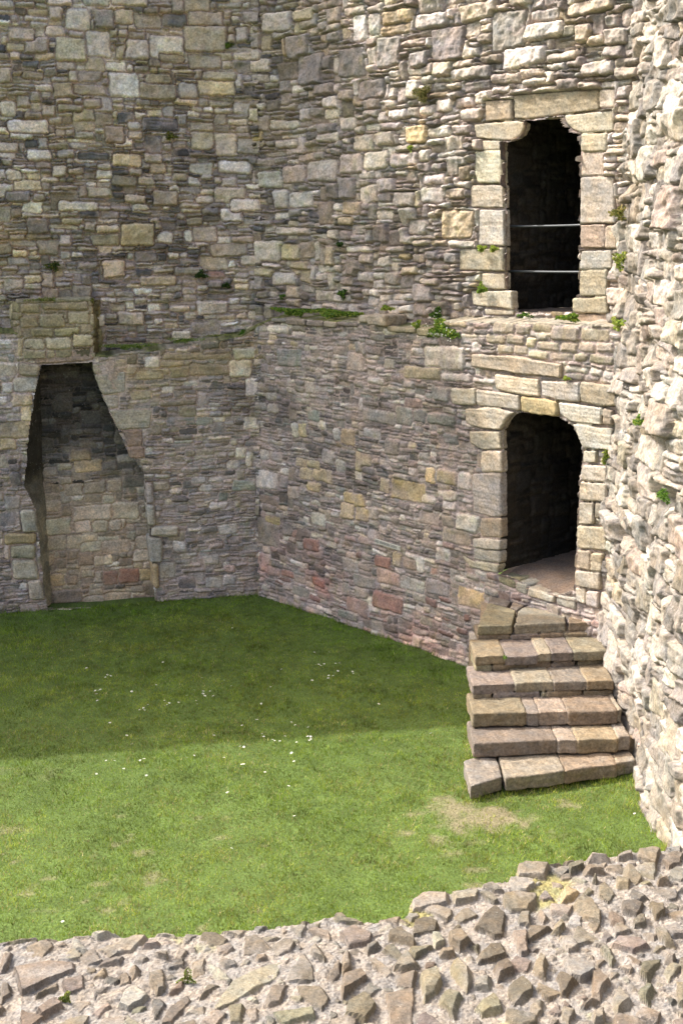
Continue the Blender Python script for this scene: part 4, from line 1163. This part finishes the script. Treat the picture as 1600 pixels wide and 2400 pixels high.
# ------------------------------------------------------------------ iron rails and the little notice
m_, n_, b_ = node_mat('galvanised_iron', .45)
b_.inputs['Metallic'].default_value = .2; b_.inputs['Base Color'].default_value = (.22, .24, .26, 1)
nz_ = n_.nodes.new('ShaderNodeTexNoise'); nz_.inputs['Scale'].default_value = 60
cr_ = n_.nodes.new('ShaderNodeValToRGB'); cr_.color_ramp.elements[0].color = (.05, .055, .06, 1); cr_.color_ramp.elements[1].color = (.10, .11, .12, 1)
n_.links.new(nz_.outputs['Fac'], cr_.inputs[0]); n_.links.new(cr_.outputs[0], b_.inputs['Base Color'])
M_IRON = m_
def tube(name, a, b, r, mat, parent=None, seg=12, sag=.006):
    a = Vector(a); b = Vector(b); d = (b - a).normalized(); s = d.orthogonal().normalized(); t = d.cross(s)
    V = []; N_ = 16
    for i in range(N_ + 1):
        c = a.lerp(b, i / N_) - Vector((0, 0, sag * math.sin(math.pi * i / N_)))
        for k in range(seg):
            q = 2 * math.pi * k / seg; V.append(c + (s * math.cos(q) + t * math.sin(q)) * r)
    F = [(i * seg + k, i * seg + (k + 1) % seg, (i + 1) * seg + (k + 1) % seg, (i + 1) * seg + k) for i in range(N_) for k in range(seg)]
    return new_obj(name, [tuple(v) for v in V], F, mat, parent)
for (y0, y1, lab) in ((530, 527, 'upper of two thin iron rails across the upper doorway'), (635, 637, 'lower of two thin iron rails across the upper doorway')):
    ua, za = uv(1196, y0, DR, .52); ub, zb_ = uv(1368, y1, DR, .52)
    pa, pb = pR(ua - .12, .52), pR(ub + .08, .52)
    rr_ = tube('iron_rail', (pa[0], pa[1], za), (pb[0], pb[1], zb_), .014, M_IRON)
    tag(rr_, lab, 'rail', 'rails across the upper doorway')

m_, n_, b_ = node_mat('notice_board', .6); b_.inputs['Base Color'].default_value = (.50, .49, .43, 1)
nz_ = n_.nodes.new('ShaderNodeTexNoise'); nz_.inputs['Scale'].default_value = 35
cr_ = n_.nodes.new('ShaderNodeValToRGB'); cr_.color_ramp.elements[0].color = (.40, .40, .35, 1); cr_.color_ramp.elements[1].color = (.56, .55, .49, 1)
n_.links.new(nz_.outputs['Fac'], cr_.inputs[0]); n_.links.new(cr_.outputs[0], b_.inputs['Base Color']); M_NOT = m_
m_, n_, b_ = node_mat('notice_lettering', .7); b_.inputs['Base Color'].default_value = (.12, .13, .13, 1); M_LET = m_
def notice():
    back = -.09
    fr = wall_frame(DR, back)
    c = [uv(x, y, DR, back) for x, y in ((880, 1262), (939, 1281), (939, 1290), (880, 1272))]
    root = thing('wall_notice', 'small narrow pale notice strip fixed low on the doorway wall', 'sign')
    def P(u, z, d): q = fr['o'] + fr['ex'] * u + fr['ey'] * z + fr['ez'] * d; return tuple(q)
    V = [P(u, z, 0) for u, z in c] + [P(u, z, .02) for u, z in c]
    F = [(0, 1, 2, 3), (7, 6, 5, 4), (0, 4, 5, 1), (1, 5, 6, 2), (2, 6, 7, 3), (3, 7, 4, 0)]
    new_obj('board', V, F, M_NOT, root, smooth=False)
    tl, tr, br, bl = [np.array(q) for q in c]
    V = []; F = []
    def glyph(s0, s1, t0, t1):
        base = len(V)
        for s, t in ((s0, t0), (s1, t0), (s1, t1), (s0, t1)):
            q = (tl * (1 - s) + tr * s) * (1 - t) + (bl * (1 - s) + br * s) * t; V.append(P(q[0], q[1], .0225))
        F.append((base, base + 1, base + 2, base + 3))
    s = .03
    for wlen in (3, 9, 5):
        V = []; F = []
        for k in range(wlen):
            glyph(s, s + .010, .2, .72); glyph(s + .022, s + .031, .2, .72)
            if k % 2: glyph(s + .010, s + .022, .2, .32)
            else: glyph(s + .010, s + .022, .58, .72)
            s += .045
        s += .045
        new_obj('word', V, F, M_LET, root, smooth=False)
    
    # two dark fixings
    for s in (.012, .988):
        V = []; F = []; base = 0
        for k in range(8):
            a = k * math.pi / 4; cc = (tl * (1 - s) + tr * s) * .5 + (bl * (1 - s) + br * s) * .5
            V.append(P(cc[0] + .004 * math.cos(a), cc[1] + .004 * math.sin(a), .023))
        F += [(base, base + 1, base + 2, base + 3), (base, base + 3, base + 4, base + 7), (base + 4, base + 5, base + 6, base + 7)]
        new_obj('fixing', V, F, M_LET, root, smooth=False)
notice()

# ------------------------------------------------------------------ wall plants
def leaf_clump(name, centre, spread, n, size, cols, label, cat, nrm=(0, -1, 0), droop=0.0, blade=False, flowers=0, group=None, seed=0, thick=.06):
    r = np.random.default_rng(seed + 500)
    nrm = np.array(nrm, float); nrm /= np.linalg.norm(nrm)
    up = np.array([0, 0, 1.0]); side = np.cross(up, nrm); side /= np.linalg.norm(side)
    c = np.array(centre, float)
    V = []; F = []; CC = []
    su, sv = spread
    n = int(n * 2.2); size = size * .62
    for i in range(n):
        a = r.uniform(0, 2 * np.pi); q = r.random() ** .5
        lump = .65 + .35 * math.sin(a * 3 + seed)
        p = c + side * math.cos(a) * q * su * lump + up * math.sin(a) * q * sv * lump + nrm * r.uniform(0, thick) * (1.1 - q)
        d = side * r.normal(0, .6) + up * (r.normal(.75, .45) - droop) + nrm * r.uniform(.1, .9); d /= np.linalg.norm(d)
        s = np.cross(d, r.normal(0, 1, 3)); s /= np.linalg.norm(s) + 1e-9
        L = size * r.uniform(.6, 1.5); W = L * (.10 if blade else .42)
        b = len(V)
        bend = nrm * L * .18 - up * L * .12
        V += [p, p + d * L * .45 + s * W, p + d * L + bend, p + d * L * .45 - s * W]
        F.append((b, b + 1, b + 2, b + 3))
        k = cols[r.integers(len(cols))]; CC += [np.array(k) * r.uniform(.85, 1.6)] * 4
    for i in range(flowers):
        p = c + side * r.uniform(-1, 1) * su * .8 + up * r.uniform(-.8, .9) * sv + nrm * (thick + r.uniform(0, .03))
        b = len(V); e = .009
        V += [p - side * e, p - up * e, p + side * e, p + up * e]; F.append((b, b + 1, b + 2, b + 3)); CC += [np.array([.75, .75, .7])] * 4
    V = np.array(V); V0 = V - c
    o = new_obj(name, V0, F, M_LEAF, None, np.array(CC), smooth=False)
    o.location = tuple(c)
    return tag(o, label, cat, group)

GR = [(.10, .20, .03), (.17, .29, .05), (.07, .13, .03)]
YG = [(.26, .33, .05), (.17, .26, .05), (.33, .36, .09)]
OL = [(.15, .16, .04), (.22, .20, .06), (.10, .12, .03)]
DG = [(.045, .09, .025), (.07, .12, .03), (.03, .06, .02)]
DRY = [(.20, .17, .06), (.13, .14, .04), (.27, .23, .10), (.09, .11, .03)]
def spot(x, y, wall):
    if wall == 'U': u, z = uv(x, y, DR, .26); p = pR(u, .25)
    elif wall == 'D': u, z = uv(x, y, DR, .0); p = pR(u, -.03)
    elif wall == 'G': u, z = uv(x, y, DR, .08); p = pR(u, .08)           # on the ledge
    elif wall == 'V': u, z = uv(x, y, DL, .28); p = pL(u, .27)
    elif wall == 'H': u, z = uv(x, y, DL, .06); p = pL(u, .06)
    elif wall == 'L': u, z = uv(x, y, DL, 0); p = pL(u, -.03)
    elif wall == 'F':
        r_ = ray(x, y); t = 3.06 / r_[0]; q = np.array([0, 0, EYE]) + r_ * t; return q
    return np.array([p[0], p[1], z])
NR, NL, NF = -nbR, -nbL, np.array([-1, -.3])
n3 = lambda v: (v[0], v[1], 0.0)
PG = 'plants rooted in the walls'
PLANTS = [
    # x, y, wall, (su, sv), n, size, cols, blade, flowers, name, category, label
    (690, 736, 'G', (.62, .06), 1100, .05, YG + GR, 0, 0, 'ledge_grass', 'plant', 'yellow green grass at the left end of the long right ledge'),
    (790, 741, 'G', (.58, .06), 1100, .05, YG + GR, 0, 0, 'ledge_grass', 'plant', 'yellow green grass on the ledge just left of the jutting square stone'),
    (908, 729, 'G', (.16, .04), 160, .04, YG, 0, 0, 'moss_patch', 'moss', 'small bright moss patch on the ledge above the jutting square stone'),
    (1040, 775, 'D', (.34, .15), 900, .05, YG + GR, 0, 26, 'flowering_plant', 'plant', 'spreading light green plant with tiny white flowers on the broken ledge'),
    (1025, 745, 'G', (.14, .10), 200, .05, GR + DG, 0, 8, 'wall_plant', 'plant', 'darker green plant growing behind the white flowered plant on the ledge'),
    (983, 763, 'D', (.09, .08), 140, .05, YG, 0, 4, 'wall_plant', 'plant', 'small yellow green plant just left of the white flowered plant on the ledge'),
    (305, 818, 'H', (.50, .06), 1000, .045, GR + YG, 1, 0, 'ledge_grass', 'grass', 'green grass strip on the left ledge right beside the chimney breast'),
    (430, 804, 'H', (.34, .05), 520, .045, GR + YG, 1, 0, 'ledge_grass', 'grass', 'green grass strip in the middle of the left ledge'),
    (500, 792, 'H', (.28, .03), 200, .035, OL + YG, 1, 0, 'ledge_grass', 'grass', 'thin olive grass strip near the right end of the left ledge'),
    (570, 790, 'H', (.11, .08), 160, .045, GR, 0, 0, 'wall_plant', 'plant', 'bright green tuft at the corner where the left ledge ends'),
    (105, 703, 'L', (.38, .035), 320, .045, YG + OL, 1, 0, 'ledge_grass', 'grass', 'thin grass fringe on top of the chimney breast'),
    (215, 705, 'L', (.04, .05), 70, .035, OL, 0, 0, 'moss_patch', 'moss', 'olive moss at the top right corner of the chimney breast'),
    (993, 220, 'U', (.19, .13), 560, .055, DRY, 1, 0, 'fern_clump', 'fern', 'round brown and olive fern clump high on the wall left of the upper doorway'),
    (1132, 583, 'U', (.09, .05), 190, .035, YG, 0, 0, 'wall_plant', 'plant', 'small plant on the left jamb of the upper doorway, left of its pair'),
    (1160, 584, 'U', (.08, .04), 170, .035, YG, 0, 0, 'wall_plant', 'plant', 'small plant on the left jamb of the upper doorway, right of its pair'),
    (1132, 678, 'U', (.10, .08), 170, .045, GR + YG, 0, 0, 'wall_plant', 'plant', 'green plant at the foot of the left jamb of the upper doorway'),
    (1232, 746, 'G', (.15, .04), 110, .035, DG + GR, 0, 0, 'moss_patch', 'moss', 'dark green tuft at the left of the upper doorway threshold'),
    (1335, 753, 'G', (.22, .05), 260, .045, GR + YG, 0, 0, 'wall_plant', 'plant', 'bright green plants on the threshold below the right jamb of the upper doorway'),
    (805, 690, 'U', (.10, .08), 140, .045, DG + GR, 0, 0, 'wall_plant', 'plant', 'dark green plant hanging just above the middle of the right ledge'),
    (800, 575, 'U', (.07, .05), 80, .04, DG, 0, 0, 'wall_plant', 'plant', 'tiny dark plant in a joint well above the middle of the right ledge'),
    (535, 108, 'V', (.09, .05), 90, .04, GR + OL, 0, 0, 'wall_plant', 'plant', 'green tuft under a big squared stone near the top of the left wall'),
    (400, 320, 'V', (.10, .07), 110, .045, OL, 0, 0, 'wall_plant', 'plant', 'olive tuft among dark stones in the middle of the upper left wall'),
    (470, 645, 'V', (.11, .07), 130, .045, DG, 0, 0, 'wall_plant', 'plant', 'dark tuft above the right half of the left ledge'),
    (530, 670, 'V', (.10, .06), 110, .045, DG, 0, 0, 'wall_plant', 'plant', 'dark tuft above the corner end of the left ledge'),
    (125, 625, 'V', (.13, .08), 140, .045, DG + OL, 0, 0, 'wall_plant', 'plant', 'dark leafy tuft above the chimney breast'),
    (965, 348, 'U', (.05, .04), 60, .035, YG, 0, 0, 'wall_plant', 'plant', 'tiny bright plant under an ochre square stone left of the upper doorway'),
    (665, 695, 'U', (.06, .05), 70, .04, GR, 0, 0, 'wall_plant', 'plant', 'small green plant just above the left end of the right ledge'),
    (1426, 1073, 'D', (.07, .10), 170, .04, YG + OL, 0, 0, 'wall_plant', 'plant', 'yellow green plant beside the right jamb of the lower doorway'),
    (1508, 990, 'F', (.25, .07), 170, .045, GR + YG, 0, 0, 'wall_plant', 'plant', 'leafy green plant on the flank wall level with the top of the lower doorway'),
    (1557, 1163, 'F', (.15, .08), 110, .04, GR, 0, 0, 'wall_plant', 'plant', 'small green plant on the flank wall at the right edge of the view'),
    (1452, 500, 'F', (.22, .09), 150, .045, OL + DRY, 0, 0, 'wall_plant', 'plant', 'brown green tuft on the flank wall beside the upper doorway'),
    (1456, 610, 'F', (.18, .13), 160, .04, YG + OL, 0, 0, 'wall_plant', 'plant', 'yellow green trailing plant low beside the right jamb of the upper doorway'),
    (1450, 760, 'F', (.18, .10), 130, .04, YG, 0, 0, 'wall_plant', 'plant', 'pale green plant on the flank wall level with the ledge'),
    (1332, 887, 'D', (.06, .03), 70, .03, YG, 0, 0, 'moss_patch', 'moss', 'tiny moss tuft above the arch stones of the lower doorway'),
    (1182, 1540, 'S', (.03, .03), 50, .022, GR, 0, 0, 'wall_plant', 'plant', 'tiny weed in a joint of the second step from the top'),
]
for i, (x, y, wl, sp_, n, sz, cols, bl, fw, nm, cat, lab) in enumerate(PLANTS):
    if wl == 'S':
        r_ = ray(x, y); t = (13.08) / r_[1]; c = np.array([0, 0, EYE]) + r_ * t; nn = (0, -1, 0)
    else:
        c = spot(x, y, wl); nn = n3(NF if wl == 'F' else (NR if wl in 'UDG' else NL))
    if wl in 'GH': c = c + np.array([0, 0, .035])
    if wl == 'F': sp_ = (sp_[0], sp_[1])
    leaf_clump(nm, c, sp_, n, sz, cols, lab, cat, nn, .15, bool(bl), fw, PG, i, .07 if wl != 'G' else .05)
# two mossy cushions among the foreground rubble
for i, (x, y, s_) in enumerate(((440, 2300, .045), (155, 2345, .03))):
    c = on_z(x, y, ZT + .01)
    leaf_clump('moss_patch', c, (s_, s_ * 1.3), 260, .010, YG + OL, ['yellow green moss streak between foreground stones left of centre', 'small moss patch on the foreground wall at the far left'][i], 'moss', (0, -.4, 1), 0, False, 0, 'moss on the foreground wall', 60 + i, .02)

# ------------------------------------------------------------------ daisies
def daisy_mesh():
    V = []; F = []; C = []
    for k in range(9):
        a = 2 * math.pi * k / 9; b = a + .55
        r1 = .0125
        base = len(V)
        V += [(0, 0, .030), (r1 * math.cos(a), r1 * math.sin(a), .033), (r1 * 1.1 * math.cos((a + b) / 2), r1 * 1.1 * math.sin((a + b) / 2), .0325), (r1 * math.cos(b), r1 * math.sin(b), .033)]
        F.append((base, base + 1, base + 2, base + 3)); C += [(.8, .8, .78)] * 4
    base = len(V)
    for k in range(4):
        a = math.pi / 2 * k; V.append((.0035 * math.cos(a), .0035 * math.sin(a), .0345)); C.append((.6, .42, .03))
    F.append((base, base + 1, base + 2, base + 3))
    base = len(V)
    V += [(-.0008, 0, 0), (.0008, 0, 0), (.0008, 0, .03), (-.0008, 0, .03)]; F.append((base, base + 1, base + 2, base + 3)); C += [(.1, .18, .04)] * 4
    return V, F, C
V, F, C = daisy_mesh()
d0 = new_obj('daisy', V, F, M_LEAF, None, np.array(C), smooth=False)
dz = [(11, 42), (153, 83), (128, 88), (432, 143), (68, 182), (85, 178), (98, 174), (72, 204), (80, 244), (286, 180), (378, 257), (360, 277), (338, 287), (358, 291), (505, 262), (511, 255), (484, 235), (622, 213), (665, 176), (720, 188), (718, 203), (730, 217), (787, 214), (767, 187), (674, 240), (681, 264), (716, 108), (847, 123), (897, 159), (567, 253), (1138, 159), (1078, 258), (1202, 56), (1385, 118), (1410, 28), (1437, 38), (1462, 24), (1555, 18), (1530, 20), (1492, 90), (1520, 92), (1490, 108), (152, 371), (253, 448), (287, 498), (1257, 374), (1287, 388), (1367, 404), (1365, 462), (1378, 458), (1381, 475), (1374, 485), (1295, 495), (1190, 494), (1220, 458), (1094, 460), (1079, 438), (1049, 360), (965, 390), (784, 453), (955, 524), (972, 524), (1145, 486), (1160, 488), (1268, 560), (1280, 612), (960, 630), (972, 628), (1101, 682), (876, 793), (663, 573), (627, 590), (131, 599), (178, 603), (237, 650), (68, 676), (373, 698), (343, 600), (360, 598), (850, 590), (1241, 764)]
pts = [(200 + x * .38265, 1550 + y * .38265) for x, y in dz]
pts += [(735, 1530), (770, 1530), (747, 1560), (790, 1575), (825, 1577), (830, 1580), (1010, 1720), (885, 1650), (545, 1470), (383, 1552), (250, 1580), (540, 1990), (148, 2158), (690, 1912), (1488, 1905)]
rd = random.Random(5)
for i, (x, y) in enumerate(pts):
    o = d0 if i == 0 else d0.copy()
    if i: COL.objects.link(o)
    p = on_z(x, y, .03)
    o.location = (p[0], p[1], float(ground_h(np.array([p[0]]), np.array([p[1]]))[0]) + .004)
    o.rotation_euler = (rd.uniform(-.3, .45), rd.uniform(-.3, .3), rd.uniform(0, 6))
    s_ = rd.uniform(.85, 1.3); o.scale = (s_, s_, s_)
    sh = p[1] > 12.25 + (p[0] + 3.76) * .174
    tag(o, 'white daisy in the shaded far part of the lawn' if sh else 'white daisy in the sunlit near part of the lawn', 'daisy', 'daisies in the shaded grass' if sh else 'daisies in the sunlit grass')
